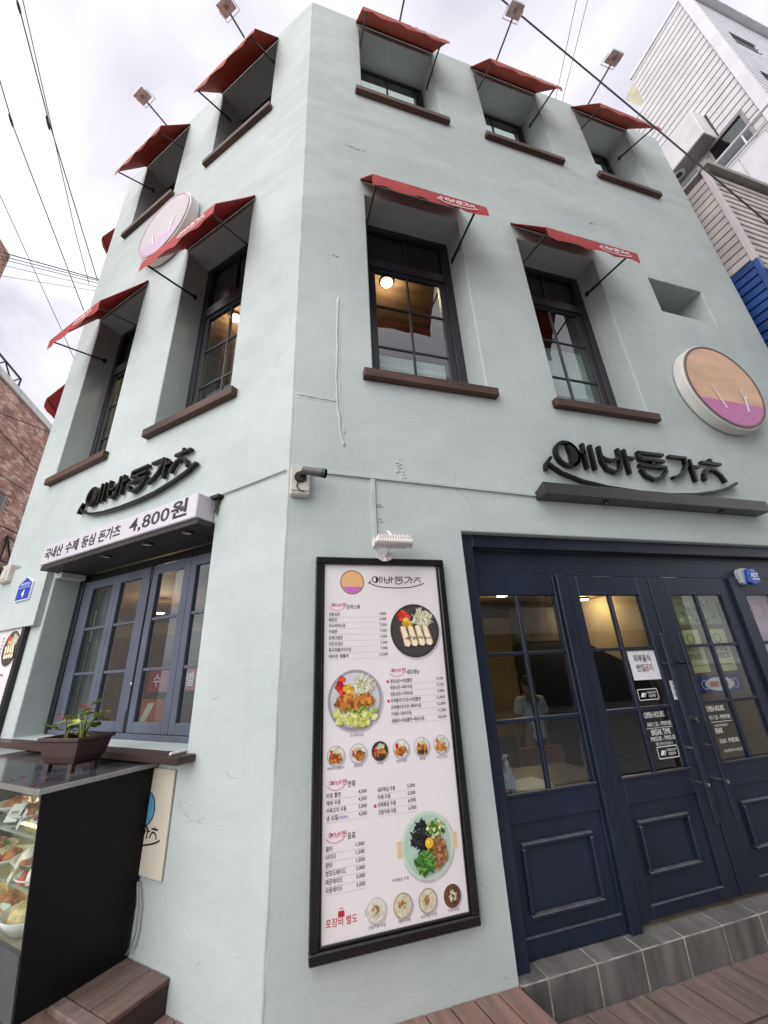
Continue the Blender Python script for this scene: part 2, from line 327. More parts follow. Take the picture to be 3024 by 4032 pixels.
def bx(name, x0, x1, y0, y1, z0, z1, m, parent=None, fr='R', bev=0.003):
    sx, sy, sz = abs(x1-x0), abs(y1-y0), abs(z1-z0); key = (round(sx, 4), round(sy, 4), round(sz, 4), m.name, bev)
    me = BXC.get(key)
    if me is None:
        bm = bmesh.new(); bmesh.ops.create_cube(bm, size=1)
        bmesh.ops.scale(bm, vec=(sx, sy, sz), verts=bm.verts)
        bw = min(bev, 0.3*min(sx, sy, sz))
        if bw > 0: bmesh.ops.bevel(bm, geom=bm.edges[:], offset=bw, segments=1, affect='EDGES', profile=0.5)
        me = bpy.data.meshes.new(name); bm.to_mesh(me); bm.free(); me.materials.append(m); BXC[key] = me
    o = bpy.data.objects.new(name, me)
    return link(o, ((x0+x1)/2, (y0+y1)/2, (z0+z1)/2), parent, fr)

# text (built-in font, Korean glyphs come with it)
TXC = {}; TXO = {}
def text2d(body, bold=0.0, xs=1.0):
    key = (body, bold)
    if key not in TXC:
        if 'o' not in TXO:
            cu = bpy.data.curves.new('lettering_source', 'FONT'); cu.size = 1.0; cu.resolution_u = 2; TXO['c'] = cu; TXO['o'] = bpy.data.objects.new('lettering_source', cu)
        cu, ob = TXO['c'], TXO['o']; cu.body = body; cu.offset = bold; me = bpy.data.meshes.new_from_object(ob)
        vs = [(v.co.x, v.co.y) for v in me.vertices]; fs = [tuple(p.vertices) for p in me.polygons]
        bpy.data.meshes.remove(me)
        x0 = min(v[0] for v in vs); x1 = max(v[0] for v in vs)
        TXC[key] = ([(v[0]-x0, v[1]) for v in vs], fs, x1-x0)
    return TXC[key]
def text(mb, body, x, z, size, y, m, width=None, align='l', bold=0.0, maxw=None):
    vs, fs, wd = text2d(body, bold)
    k = size if width is None else width/wd
    if maxw and wd*k > maxw: k = maxw/wd
    x0 = x if align == 'l' else (x-wd*k if align == 'r' else x-wd*k/2)
    mb.add([(x0+a*k, y, z+b*size) for a, b in vs], fs, m)

# shop-name lettering as strokes, unit = metres on the right wall, origin at its left end
LX, LZ = 2.05, 2.97
STRK = [[(2.435, 3.31), (2.492, 3.313)], [(2.490, 3.405), (2.478, 3.157)], [(2.570, 3.400), (2.561, 3.155)],
 [(2.665, 3.398), (2.657, 3.252), (2.689, 3.175), (2.768, 3.150), (2.838, 3.190), (2.868, 3.270), (2.873, 3.398)], [(2.665, 3.293), (2.70, 3.272), (2.760, 3.264), (2.82, 3.28), (2.868, 3.311)],
 [(2.942, 3.397), (2.934, 3.150)], [(2.94, 3.311), (3.034, 3.313)],
 [(3.403, 3.386), (3.096, 3.385)], [(3.105, 3.385), (3.103, 3.316)], [(3.096, 3.316), (3.390, 3.317)], [(3.241, 3.312), (3.239, 3.255)], [(3.074, 3.251), (3.392, 3.252)],
 [(3.080, 3.215), (3.110, 3.150), (3.193, 3.116), (3.300, 3.145), (3.385, 3.222)],
 [(3.469, 3.383), (3.672, 3.383), (3.660, 3.31), (3.60, 3.235), (3.53, 3.185), (3.434, 3.155)], [(3.725, 3.375), (3.710, 3.139)], [(3.72, 3.297), (3.815, 3.300)],
 [(4.005, 3.410), (4.002, 3.362)], [(3.870, 3.360), (4.125, 3.360)],
 [(3.831, 3.164), (3.858, 3.233), (3.905, 3.280), (3.962, 3.296), (4.020, 3.283), (4.075, 3.235), (4.105, 3.162)],
 [(2.088, 3.163), (2.200, 3.091), (2.387, 3.030), (2.648, 2.992), (2.978, 2.974), (3.337, 2.975), (3.627, 2.997), (3.905, 3.047), (4.117, 3.105), (4.243, 3.166)],
 [(2.051, 3.106), (2.066, 3.165), (2.127, 3.231)]]
def logo(mb, x, z, width, y0, y1, m, wd=0.032, only=None, maskx=None):
    k = width/2.2
    T = lambda p: (x+(p[0]-LX)*k, z+(p[1]-LZ)*k)
    for i, s_ in enumerate(STRK):
        if only and i not in only: continue
        mb.stroke([T(p) for p in s_], wd*k, y0, y1, m)
    if only is None or 0 in only:
        c = T((2.303, 3.281)); ro = 0.128*k
        mb.ring(c[0], c[1], ro-wd*k, ro, y0, m, 28, y1)
        po = [(c[0]+ro*0.98*math.cos(a), c[1]+ro*0.98*math.sin(a)) for a in [R_(-78+156*i/14) for i in range(15)]]
        po += [(c[0]+ro*0.05+ro*0.15*math.sin(math.pi*i/6), c[1]+ro*0.9-ro*1.8*i/6) for i in range(1, 6)]
        if y1 is None: mb.flat(po, y0, m)
        else: mb.prism(po, y0, y1, m)

# ------------------------------------------------------------------ ground
mb = MB(); mb.add([(-60, -60, -0.02), (60, -60, -0.02), (60, 90, -0.02), (-60, 90, -0.02)], [(0, 1, 2, 3)], mat('street_paving', (0.34, 0.33, 0.315), 0.8, 0.15, 6, 0.6, 40, detail=8))
tag(mb.build('ground'), 'grey paved street in front of the shop', None, None, 'structure')

# ------------------------------------------------------------------ shop building
shop = thing('shop_building', 'three storey pale blue grey plastered corner building with red awnings', 'building', (0, 0, 0))
TW = 0.42
def wall(name, x0, x1, z0, z1, holes, fr, thick=TW):
    xs = sorted({x0, x1, *[h[0] for h in holes], *[h[1] for h in holes]}); zs = sorted({z0, z1, *[h[2] for h in holes], *[h[3] for h in holes]})
    mbw = MB(); inh = lambda x, z: any(h[0] < x < h[1] and h[2] < z < h[3] for h in holes)
    for i in range(len(xs)-1):
        for j in range(len(zs)-1):
            if inh((xs[i]+xs[i+1])/2, (zs[j]+zs[j+1])/2): continue
            a, b, c, d = xs[i], xs[i+1], zs[j], zs[j+1]
            mbw.add([(a, 0, c), (b, 0, c), (b, 0, d), (a, 0, d)], [(0, 1, 2, 3)], PLASTER)
            mbw.add([(a, thick, c), (b, thick, c), (b, thick, d), (a, thick, d)], [(3, 2, 1, 0)], PLASTER)
    def strip(p, q, lo, hi, axis, flip):
        vals = [v for v in (xs if axis == 'x' else zs) if lo-1e-6 <= v <= hi+1e-6]
        for u, v in zip(vals[:-1], vals[1:]):
            f4 = [(u, 0, p), (v, 0, p), (v, thick, p), (u, thick, p)] if axis == 'x' else [(p, 0, u), (p, 0, v), (p, thick, v), (p, thick, u)]
            mbw.add(f4, [(0, 1, 2, 3) if not flip else (3, 2, 1, 0)], PLASTER)
    for a, b, c, d in holes:
        strip(c, None, a, b, 'x', False); strip(d, None, a, b, 'x', True); strip(a, None, c, d, 'z', True); strip(b, None, c, d, 'z', False)
    strip(z1, None, x0, x1, 'x', False); strip(x0, None, z0, z1, 'z', False); strip(x1, None, z0, z1, 'z', True)
    def finish(o):
        bm = bmesh.new(); bm.from_mesh(o.data); bmesh.ops.remove_doubles(bm, verts=bm.verts, dist=1e-5); bmesh.ops.recalc_face_normals(bm, faces=bm.faces); bm.to_mesh(o.data); bm.free()
        bv = o.modifiers.new('bevel', 'BEVEL'); bv.width = 0.011; bv.segments = 2; bv.limit_method = 'ANGLE'; bv.angle_limit = R_(60)
        return o
    if fr == 'R': return finish(mbw.build(name, shop))
    o0, a = FRAMES[fr]; Mx = Matrix.Rotation(a, 3, 'Z')
    o = finish(mbw.build(name, shop)); o.rotation_euler = (0, 0, a); o.location = o0; return o
ZT = 10.10
RW3 = [(0.64, 1.70, 8.17, 9.83), (2.39, 3.45, 8.17, 9.83), (4.21, 5.20, 8.17, 9.83)]
RW2 = [(0.62, 1.655, 3.87, 6.17), (2.40, 3.46, 3.87, 6.15)]
RSM = (4.30, 5.20, 5.515, 6.09)
DOOR = (1.23, 5.70, -0.3, 2.546)
LW3 = [(-1.69, -0.61, 8.17, 9.88), (-3.57, -2.49, 8.17, 9.88)]
LW2 = [(-1.75, -0.705, 3.87, 6.38), (-3.60, -2.57, 3.87, 6.32)]
LWIN = (-2.92, -0.69, 1.247, 2.69)
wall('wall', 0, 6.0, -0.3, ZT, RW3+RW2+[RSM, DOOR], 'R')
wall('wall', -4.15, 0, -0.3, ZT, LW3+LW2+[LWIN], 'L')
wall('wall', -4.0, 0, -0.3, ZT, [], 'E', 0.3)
FOOT = [(0.01, 0.02), (5.98, 0.02), (5.98, 6.95), (-2.92, 6.80), (-2.96, 2.90)]
def slab(name, z0, z1, m, shrink=0.0):
    n = len(FOOT); mbx = MB(); vs = [(x, y, z0) for x, y in FOOT]+[(x, y, z1) for x, y in FOOT]
    mbx.add(vs, [tuple(range(n-1, -1, -1)), tuple(range(n, 2*n))]+[(i, (i+1) % n, (i+1) % n+n, i+n) for i in range(n)], m)
    return mbx.build(name, shop)
slab('floor', -0.2, 0.0, FLOORIN)
slab('ceiling', 2.70, 2.76, CEIL); slab('ceiling', 6.42, 6.5, CEIL); slab('roof', 9.95, 10.09, CEIL)
slab('floor', 2.78, 2.84, FLOORIN); slab('floor', 6.52, 6.6, FLOORIN)
# back walls and party wall
mb = MB()
def vwall(p, q, z0, z1, m): mb.add([(p[0], p[1], z0), (q[0], q[1], z0), (q[0], q[1], z1), (p[0], p[1], z1)], [(0, 1, 2, 3)], m)
vwall((5.96, 0.45), (5.96, 6.98), 0, 9.9, WALLIN); vwall((-2.9, 6.7), (5.98, 6.9), 0, 9.9, WALLIN)
mb.build('interior_wall', shop)
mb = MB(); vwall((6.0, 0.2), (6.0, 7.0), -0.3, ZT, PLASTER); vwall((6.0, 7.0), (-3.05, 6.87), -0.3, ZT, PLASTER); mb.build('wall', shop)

pp = []; rr_ = []
for i in range(110):
    pp.append((0.004+random.uniform(-.0022, .0022), 0.0125+random.uniform(-.0015, .0015), -0.2+i*(ZT+.2)/109)); rr_.append(.0135+random.uniform(-.0015, .0015))
MB().tube(pp, rr_, PLASTER, 10).build('corner_bead', shop, smooth=True)
# plaster scars where old cables were painted over
for nm, pts, wd in [('plaster_ridge', [(0.345, 4.635), (0.330, 4.3), (0.333, 4.09), (0.326, 3.75), (0.330, 3.56), (0.345, 3.40), (0.355, 3.26), (0.38, 3.155)], 0.016),
                    ('plaster_ridge', [(0.372, 4.62), (0.358, 4.3), (0.353, 4.09), (0.350, 3.75), (0.352, 3.56), (0.372, 3.40), (0.382, 3.254)], 0.010),
                    ('plaster_ridge', [(0.02, 3.562), (0.12, 3.557), (0.22, 3.552), (0.325, 3.540)], 0.014), ('plaster_ridge', [(0.02, 3.540), (0.13, 3.533), (0.24, 3.530), (0.30, 3.533)], 0.009)]:
    pp = []
    for i in range(len(pts)-1):
        for k in range(4):
            t = k/4; pp.append((pts[i][0]*(1-t)+pts[i+1][0]*t+random.uniform(-.004, .004), 0.005, pts[i][1]*(1-t)+pts[i+1][1]*t+random.uniform(-.003, .003)))
    pp.append((pts[-1][0], 0.005, pts[-1][1]))
    MB().tube(pp, [wd*random.uniform(.62, .9) for _ in pp], PLASTER, 6).build(nm, shop, smooth=True)
def blob(x, z, rx, rz, n=26):
    b = MB()
    for _ in range(n):
        a = random.uniform(0, 6.28); q = random.random()**.5
        px, pz = x+rx*q*math.cos(a), z+rz*q*math.sin(a); s_ = random.uniform(.004, .012)
        b.lathe((px, 0.0, pz), [(s_*random.uniform(.8, 1.6), -s_*.6), (s_*1.1, 0), (s_*.5, s_*.7)], PLASTER, 6, 1, 0.4)
    return b.build('plaster_patch', shop, smooth=True)
blob(0.80, 3.00, 0.035, 0.10); blob(0.62, 2.71, 0.02, 0.02, 12); blob(0.62, 2.60, 0.014, 0.016, 8); blob(0.52, 6.95, 0.12, 0.02, 16); blob(3.7, 6.9, 0.10, 0.02, 10); blob(0.30, 5.15, 0.07, 0.015, 10)

# ------------------------------------------------------------------ windows of the shop
def frameobj(fr):           # children of the shop carry the facade rotation through a window empty
    return fr
def window(fr, h, y, rows, cols, m, zsash=None, transom=None, blind=None, low=None, jl=0.10, jr=0.10, mun=0.022, glassmat=GLASS, lit=None):
    x0, x1, z0, z1 = h
    o0, a = FRAMES[fr]
    wn = bpy.data.objects.new('window', None); wn.empty_display_size = 0.1; COL.objects.link(wn); wn.parent = shop
    Mx = Matrix.Rotation(a, 3, 'Z'); base = Vector(((x0+x1)/2, y, z0)); wn.location = o0 + Mx @ base; wn.rotation_euler = (0, 0, a); ORG[wn.name] = base
    e_ = 0.002; d = 0.07
    bx('frame', x0+e_, x0+jl*.55, y, y+d, z0, z1-e_, m, wn); bx('frame', x1-jr*.55, x1-e_, y, y+d, z0, z1-e_, m, wn)
    bx('frame', x0+jl*.55, x1-jr*.55, y, y+d, z1-0.06, z1-e_, m, wn); bx('frame', x0+jl*.55, x1-jr*.55, y, y+d, z0, z0+0.05, m, wn)
    gx0, gx1 = x0+jl, x1-jr; zt = z1-0.09; zb = z0+0.09
    if transom:
        ta, tb = transom
        bx('transom', x0+jl*.55, x1-jr*.55, y-0.012, y+d-0.01, ta, tb, m, wn)
        bx('pane', x0+jl*.55, x1-jr*.55, y+0.04, y+0.046, tb, z1-0.06, mat('dark_transom_pane', (0.012, 0.012, 0.014), 0.25, 0.1), wn, bev=0)
        bx('muntin', (x0+x1)/2-0.012, (x0+x1)/2+0.012, y+0.02, y+0.038, tb, z1-0.06, m, wn)
        zt = ta-0.035
    ys = y+0.012
    bx('sash', x0+jl*.56, gx0, ys, ys+0.045, z0+0.05, zt+0.034, m, wn); bx('sash', gx1, x1-jr*.56, ys, ys+0.045, z0+0.05, zt+0.034, m, wn)
    bx('sash', gx0, gx1, ys, ys+0.045, zt, zt+0.034, m, wn); bx('sash', gx0, gx1, ys, ys+0.045, z0+0.05, zb, m, wn)
    zz = [zb]+rows+[zt]; xx = [gx0]+cols+[gx1]
    for xc in cols: bx('muntin', xc-mun/2, xc+mun/2, ys+0.006, ys+0.034, zb, zt, m, wn)
    for zc_ in rows: bx('muntin', gx0, gx1, ys+0.008, ys+0.032, zc_-mun/2, zc_+mun/2, m, wn)
    for i in range(len(xx)-1):
        for j in range(len(zz)-1):
            bx('pane', xx[i], xx[i+1], ys+0.018, ys+0.022, zz[j], zz[j+1], glassmat, wn, bev=0)
            if blind and j < blind: bx('film', xx[i], xx[i+1], ys+0.10, ys+0.104, zz[j], zz[j+1]-(0.02 if j == blind-1 else 0), low or FROST, wn, bev=0)
    if lit: bx('blind', gx0, gx1, ys+.06, ys+.064, zb, lit, mat_glow, wn, bev=0)  # added glowing sheet that brightens the panes
    return wn
mat_glow = emit('added_pane_glow', (.80, .86, .83), .36)  # added glow for the top-floor panes, no lamp behind it
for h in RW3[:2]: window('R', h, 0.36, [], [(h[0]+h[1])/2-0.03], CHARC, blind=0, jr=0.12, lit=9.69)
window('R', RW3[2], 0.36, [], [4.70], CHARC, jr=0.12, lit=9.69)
for h, nb_, fm_ in ((RW2[0], 1, FROST), (RW2[1], 2, mat('pale_green_film', (.36, .44, .41), .35, .08, 2))): window('R', h, 0.275, [4.475, 5.0], [h[0]+0.505], CHARC, transom=(5.52, 5.63), blind=nb_, low=fm_, jl=0.15, jr=0.17)
window('R', RSM, 0.36, [], [], CHARC, jl=0.1, jr=0.1)
for h in LW3: window('L', h, 0.36, [9.0], [(h[0]+h[1])/2], CHARC, glassmat=COAT)
for h in LW2: window('L', h, 0.275, [4.5, 5.0], [h[1]-0.53], GREYBLUE if False else CHARC, transom=(5.52, 5.66), blind=1, low=TEALF, jl=0.16, jr=0.14)
# reddish-brown sills
def sill(fr, x0, x1, z, proj=0.06, th=0.085):
    o0, a = FRAMES[fr]
    s_ = bx('sill', x0, x1, -proj, 0.36, z-th, z, SILL, None, 'R', 0.006)
    base = ORG[s_.name]; s_.parent = shop; s_.rotation_euler = (0, 0, a); s_.location = o0 + Matrix.Rotation(a, 3, 'Z') @ base
for h in RW3: sill('R', h[0]-0.085, h[1]+0.085, 8.168)
for h in RW2: sill('R', h[0]-0.085, h[1]+0.075, 3.868)
for h in LW3: sill('L', h[0]-0.085, h[1]+0.05, 8.168)
for h in LW2: sill('L', h[0]-0.06, h[1]+0.10, 3.868)

# ------------------------------------------------------------------ ground-floor glazed entrance (right facade)
ent = bpy.data.objects.new('entrance_front', None); ent.empty_display_size = .1; COL.objects.link(ent); ent.parent = shop; ent.location = (1.23, 0.1, 0.165); ORG[ent.name] = Vector((1.23, 0.1, 0.165))
Y0 = 0.115
bx('jamb', 1.232, 1.335, 0.055, 0.20, 0.03, 2.54, NAVY, ent); bx('header', 1.335, 5.69, 0.055, 0.11, 2.45, 2.543, NAVY, ent)
bx('header', 1.335, 5.69, 0.13, 0.20, 2.262, 2.45, NAVY, ent)
bx('post', 2.035, 2.115, Y0-0.025, 0.20, 0.166, 2.262, NAVY, ent); bx('post', 3.86, 3.95, Y0-0.025, 0.20, 0.166, 2.262, NAVY, ent); bx('post', 4.74, 4.83, Y0-0.025, 0.20, 0.166, 2.262, NAVY, ent)
def leaf(name, x0, x1, gx0, gx1, mx0, mx1, mz0, mz1, cap, fixed=False):
    lf = bpy.data.objects.new(name, None); lf.empty_display_size = .1; COL.objects.link(lf); lf.parent = shop
    lf.location = (x0, Y0, 0.17); ORG[lf.name] = Vector((x0, Y0, 0.17))
    t = 0.05; zb = 0.172 if fixed else 0.195; zt = 2.258
    bx('stile', x0+.002, gx0, Y0, Y0+t, zb, zt, NAVY, lf); bx('stile', gx1, x1-.002, Y0, Y0+t, zb, zt, NAVY, lf)
    bx('rail', gx0, gx1, Y0, Y0+t, 2.11, zt, NAVY, lf); bx('rail', gx0, gx1, Y0-.001, Y0+t, 0.76, 0.905, NAVY, lf); bx('rail', gx0, gx1, Y0-.001, Y0+t, zb, 0.26, NAVY, lf)
    bx('panel', gx0, gx1, Y0+0.014, Y0+t-.005, 0.26, 0.76, NAVY, lf, bev=0)
    bx('glazing_bead', gx0-.012, gx1+.012, Y0-0.012, Y0-.002, 0.893, 0.913, NAVY, lf)
    for (a, b, c, d) in [(mx0, mx1, mz1-0.024, mz1), (mx0, mx1, mz0, mz0+0.024), (mx0, mx0+0.024, mz0+.024, mz1-.024), (mx1-0.024, mx1, mz0+.024, mz1-.024)]:
        bx('moulding', a, b, Y0-0.012, Y0+0.02, c, d, NAVY, lf, bev=0.006)
    xm = (gx0+gx1)/2
    bx('muntin', xm-.012, xm+.012, Y0+0.004, Y0+0.04, 0.905, 2.11, NAVY, lf)
    for z in (1.297, 1.705): bx('muntin', gx0, gx1, Y0+0.006, Y0+0.038, z-.012, z+.012, NAVY, lf)
    for a, b in ((gx0, xm-.012), (xm+.012, gx1)):
        for c, d in ((0.905, 1.285), (1.309, 1.693), (1.717, 2.11)): bx('pane', a, b, Y0+0.02, Y0+0.024, c, d, GLASSD, lf, bev=0)
    return lf
leaf('side_light', 1.335, 2.035, 1.345, 2.015, 1.42, 1.92, 0.327, 0.668, 0, True)
d1 = leaf('door', 2.118, 2.945, 2.235, 2.825, 2.28, 2.705, 0.39, 0.668, 0)
d2 = leaf('door', 2.953, 3.858, 3.150, 3.735, 3.20, 3.68, 0.39, 0.668, 0)
leaf('side_light', 3.95, 4.74, 4.03, 4.70, 4.10, 4.62, 0.327, 0.668, 0, True)
leaf('side_light', 4.83, 5.68, 4.90, 5.62, 5.0, 5.5, 0.327, 0.668, 0, True)
for dr, xh in ((d1, 2.853), (d2, 3.032)):
    hd = bx('pull_handle', xh-0.022, xh+0.022, Y0-0.075, Y0-0.058, 0.60, 1.80, NAVY, dr, bev=0.004)
    for z in (0.82, 1.585):
        MB().tube([(xh, Y0-0.084, z), (xh, Y0, z)], 0.011, STEEL if z < 1 else NAVY, 10).build('handle_stud', hd)
    MB().tube([(xh, Y0-0.05, 1.03), (xh, Y0, 1.03)], 0.009, STEEL, 10).build('handle_stud', hd)
MB().tube([(2.985, Y0-0.045, 1.20), (2.985, Y0, 1.20)], 0.021, STEEL, 16).build('lock_cylinder', d2, smooth=False)
for xs_ in (2.50, 3.20): MB().box(xs_-0.09, xs_+0.09, 0.126, 0.1295, 2.252, 2.262, STEEL).build('closer_arm', ent)
# papers and vinyl lettering on the doors
WHV = pm(235, 233, 235)
sgn = thing('paper_notice', 'white paper notice with black Korean words taped inside left door', 'notice', (2.69, Y0+.017, 1.48))
mb = MB(); mb.add([(2.562, Y0+.017, 1.483), (2.823, Y0+.016, 1.479), (2.823, Y0+.018, 1.685), (2.562, Y0+.0175, 1.685)], [(0, 1, 2, 3)], pm(228, 226, 232)); mb.build('sheet', sgn)
mb = MB(); text(mb, '외부음식', 2.605, 1.612, 0.058, Y0+.0135, pm(50, 46, 58), width=0.16, bold=.012); text(mb, '반입', 2.612, 1.545, 0.058, Y0+.0135, pm(50, 46, 58), width=0.075, bold=.012); text(mb, '금지', 2.69, 1.545, 0.058, Y0+.0135, pm(150, 110, 112), width=0.075, bold=.012); mb.build('lettering', sgn)
def takeout(x, z, w_, h_, which):
    g = thing('takeout_sticker', which, 'sticker', (x, Y0+.0175, z))
    m2 = MB(); a = 0.006; yy = Y0+.0165
    for q in [(x, x+w_, z, z+.005), (x, x+w_, z+h_-.005, z+h_), (x, x+.005, z, z+h_), (x+w_-.005, x+w_, z, z+h_)]: m2.flat([(q[0], q[2]), (q[1], q[2]), (q[1], q[3]), (q[0], q[3])], yy, WHV)
    m2.build('border', g)
    m2 = MB(); m2.flat([(x+.022, z+.022), (x+.05, z+.022), (x+.066, z+.05), (x+.038, z+.05)], yy, WHV); m2.stroke([(x+.058, z+.02), (x+.076, z+.05)], .006, yy, None, WHV); m2.build('box_symbol', g)
    m2 = MB(); text(m2, 'TAKE OUT', x+.088, z+.042, .021, yy, WHV, width=.085, bold=.01); text(m2, '포장판매', x+.094, z+.018, .021, yy, WHV, width=.066, bold=.01); m2.build('lettering', g)
takeout(2.562, 1.346, 0.187, 0.075, 'white outlined takeout sticker above the opening hours on the left door')
takeout(2.60, 0.975, 0.187, 0.075, 'white outlined takeout sticker below the opening hours on the left door')
g = thing('opening_hours_lettering', 'white vinyl opening hours lettering on the left door glass', 'lettering', (2.66, Y0+.0175, 1.07)); yy = Y0+.0165
mb = MB(); text(mb, 'OPEN HOURS', 2.565, 1.232, .052, yy, WHV, width=.185, bold=.012); text(mb, 'AM11:20 - PM09:00', 2.572, 1.176, .040, yy, WHV, width=.222, bold=.004)
text(mb, 'BREAK TIME', 2.592, 1.122, .050, yy, WHV, width=.175, bold=.012); text(mb, 'PM03:00 - PM05:00', 2.572, 1.085, .040, yy, WHV, width=.222, bold=.004); text(mb, '주말은 브레이크타임 없습니다', 2.603, 1.058, .022, yy, WHV, width=.158)
mb.flat([(2.557, 1.164), (2.80, 1.164), (2.80, 1.167), (2.557, 1.167)], yy, WHV); mb.build('lettering', g)
g = thing('opening_hours_lettering', 'white vinyl opening hours lettering, partly worn away, on the right door glass', 'lettering', (3.3, Y0+.0175, 1.07))
mb = MB(); text(mb, 'OPEN HOURS', 3.165, 1.232, .052, yy, WHV, width=.185, bold=.012); text(mb, 'M11:20 - PM09:00', 3.172, 1.176, .040, yy, WHV, width=.21, bold=.004); mb.flat([(3.175, 1.158), (3.385, 1.158), (3.385, 1.161), (3.175, 1.161)], yy, WHV)
text(mb, '전 브레이크타임 없습니다', 3.19, 1.128, .020, yy, WHV, width=.14); text(mb, 'REAK', 3.19, 1.085, .050, yy, WHV, width=.075, bold=.012); text(mb, '03:00 - PM05:00', 3.20, 1.020, .040, yy, WHV, width=.19, bold=.004); text(mb, '전 메뉴를 준비하는 시간입니다', 3.21, .962, .022, yy, WHV, width=.19); mb.build('lettering', g)
g = thing('door_label', 'narrow white vertical label on the left door stile', 'label', (2.90, Y0-.002, 1.33))
mb = MB(); mb.box(2.868, 2.916, Y0-.003, Y0-.0005, 1.335, 1.465, pm(232, 230, 236)); mb.build('plate', g)
for c_, z_ in (('고', 1.432), ('정', 1.395), ('문', 1.358)):
    mb = MB(); text(mb, c_, 2.892, z_, .03, Y0-.0036, pm(60, 58, 70), align='c', bold=.01); mb.build('letter', g)
# alarm siren box
al = thing('alarm_box', 'blue and white security alarm box on the navy door frame', 'alarm', (4.08, 0.11, 2.19))
mb = MB(); mb.prism([(4.0, 2.215), (4.02, 2.20), (4.12, 2.20), (4.14, 2.22), (4.14, 2.32), (4.10, 2.345), (4.03, 2.345), (4.0, 2.32)], 0.075, 0.128, mat('pale_siren_plastic', (0.45, 0.47, 0.5), .4)); mb.build('housing', al, bevel=.008)
mb = MB(); mb.prism([(4.02, 2.21), (4.07, 2.185), (4.14, 2.20), (4.165, 2.24), (4.165, 2.30), (4.13, 2.335), (4.05, 2.33)], 0.035, 0.074, mat('blue_siren_plastic', (0.012, 0.06, 0.36), .25)); mb.build('cover', al, bevel=.008)
mb = MB(); text(mb, 'ADT', 4.105, 2.255, .055, 0.034, WHV, width=.095, align='c', bold=.03); mb.flat([(4.06, 2.234), (4.155, 2.234), (4.155, 2.242), (4.06, 2.242)], 0.034, WHV); text(mb, '캡스', 4.10, 2.305, .022, 0.034, WHV, width=.04, align='c'); mb.build('lettering', al)
# posters inside the right door
def poster(name, label, x0, x1, z0, z1, y, c, fn=None):
    g = thing(name, label, 'poster', ((x0+x1)/2, y, z0)); m2 = MB(); m2.flat([(x0, z0), (x1, z0), (x1, z1), (x0, z1)], y, c); m2.build('sheet', g)
    if fn: m2 = MB(); fn(m2, y-.002); m2.build('print', g)
CRM = pm(206, 196, 140); DKR = pm(120, 44, 40)
def pf(lines, x, z0, cc):
    def f(m2, y):
        m2.ring(x, z0+.26, .032, .04, y, pm(120, 100, 70), 20)
        for i, t in enumerate(lines): text(m2, t, x, z0+.16-i*.055, .05, y, cc, width=.15, align='c', bold=.015)
        m2.flat([(x-.08, z0+.05), (x+.08, z0+.05), (x+.08, z0+.056), (x-.08, z0+.056)], y, pm(120, 110, 80))
    return f
poster('paper_poster', 'cream notice poster behind the right door, nearer its handle', 3.20, 3.42, 1.50, 1.83, Y0+.075, CRM, pf(['테이크아웃', '손님만'], 3.31, 1.50, pm(96, 60, 44)))
poster('paper_poster', 'cream notice poster with dark red words at right door hinge side', 3.50, 3.72, 1.50, 1.83, Y0+.075, CRM, pf(['화장실', '비밀번호'], 3.61, 1.50, DKR))
def maskp(m2, y):
    m2.disc(3.47, 1.41, .16, .05, y, pm(226, 218, 216)); m2.flat([(3.36, 1.39), (3.45, 1.39), (3.45, 1.43), (3.36, 1.43)], y-.001, pm(196, 104, 52)); m2.flat([(3.47, 1.39), (3.56, 1.39), (3.56, 1.43), (3.47, 1.43)], y-.001, pm(196, 104, 52))
    m2.ring(3.31, 1.41, .03, .035, y, pm(226, 218, 216)); m2.ring(3.64, 1.41, .03, .035, y, pm(226, 218, 216))
poster('paper_poster', 'dark blue poster with a white face mask behind the right door', 3.24, 3.72, 1.345, 1.475, Y0+.075, pm(38, 44, 110), maskp)
def foodp(m2, y):
    for i in range(30):
        x = random.uniform(3.2, 3.7); z = random.uniform(1.90, 2.07); c = random.choice([pm(120, 84, 50), pm(150, 140, 84), pm(90, 86, 60), pm(196, 196, 130), pm(150, 60, 40), pm(70, 60, 50)])
        m2.disc(x, z, random.uniform(.012, .04), random.uniform(.01, .022), y-.0005*i/30, c, 10)
    for i, c in enumerate([pm(190, 60, 50), pm(60, 60, 60), pm(210, 170, 60), pm(60, 60, 60)]): m2.flat([(3.52+i*.035, 2.05), (3.55+i*.035, 2.05), (3.55+i*.035, 2.075), (3.52+i*.035, 2.075)], y-.001, c)
poster('paper_poster', 'green and brown food photo poster at the top of the right door', 3.18, 3.74, 1.875, 2.10, Y0+.08, pm(140, 146, 96), foodp)
poster('paper_poster', 'pale pink poster inside the window right of the right door', 4.06, 4.36, 1.72, 2.11, Y0+.06, pm(214, 170, 182), lambda m2, y: (m2.ring(4.20, 1.99, .06, .068, y, pm(190, 120, 136)), m2.ring(4.20, 1.99, .09, .096, y, pm(196, 130, 146))))
poster('paper_poster', 'pale green poster low in the window right of the right door', 4.06, 4.36, 1.33, 1.69, Y0+.06, pm(190, 200, 160))

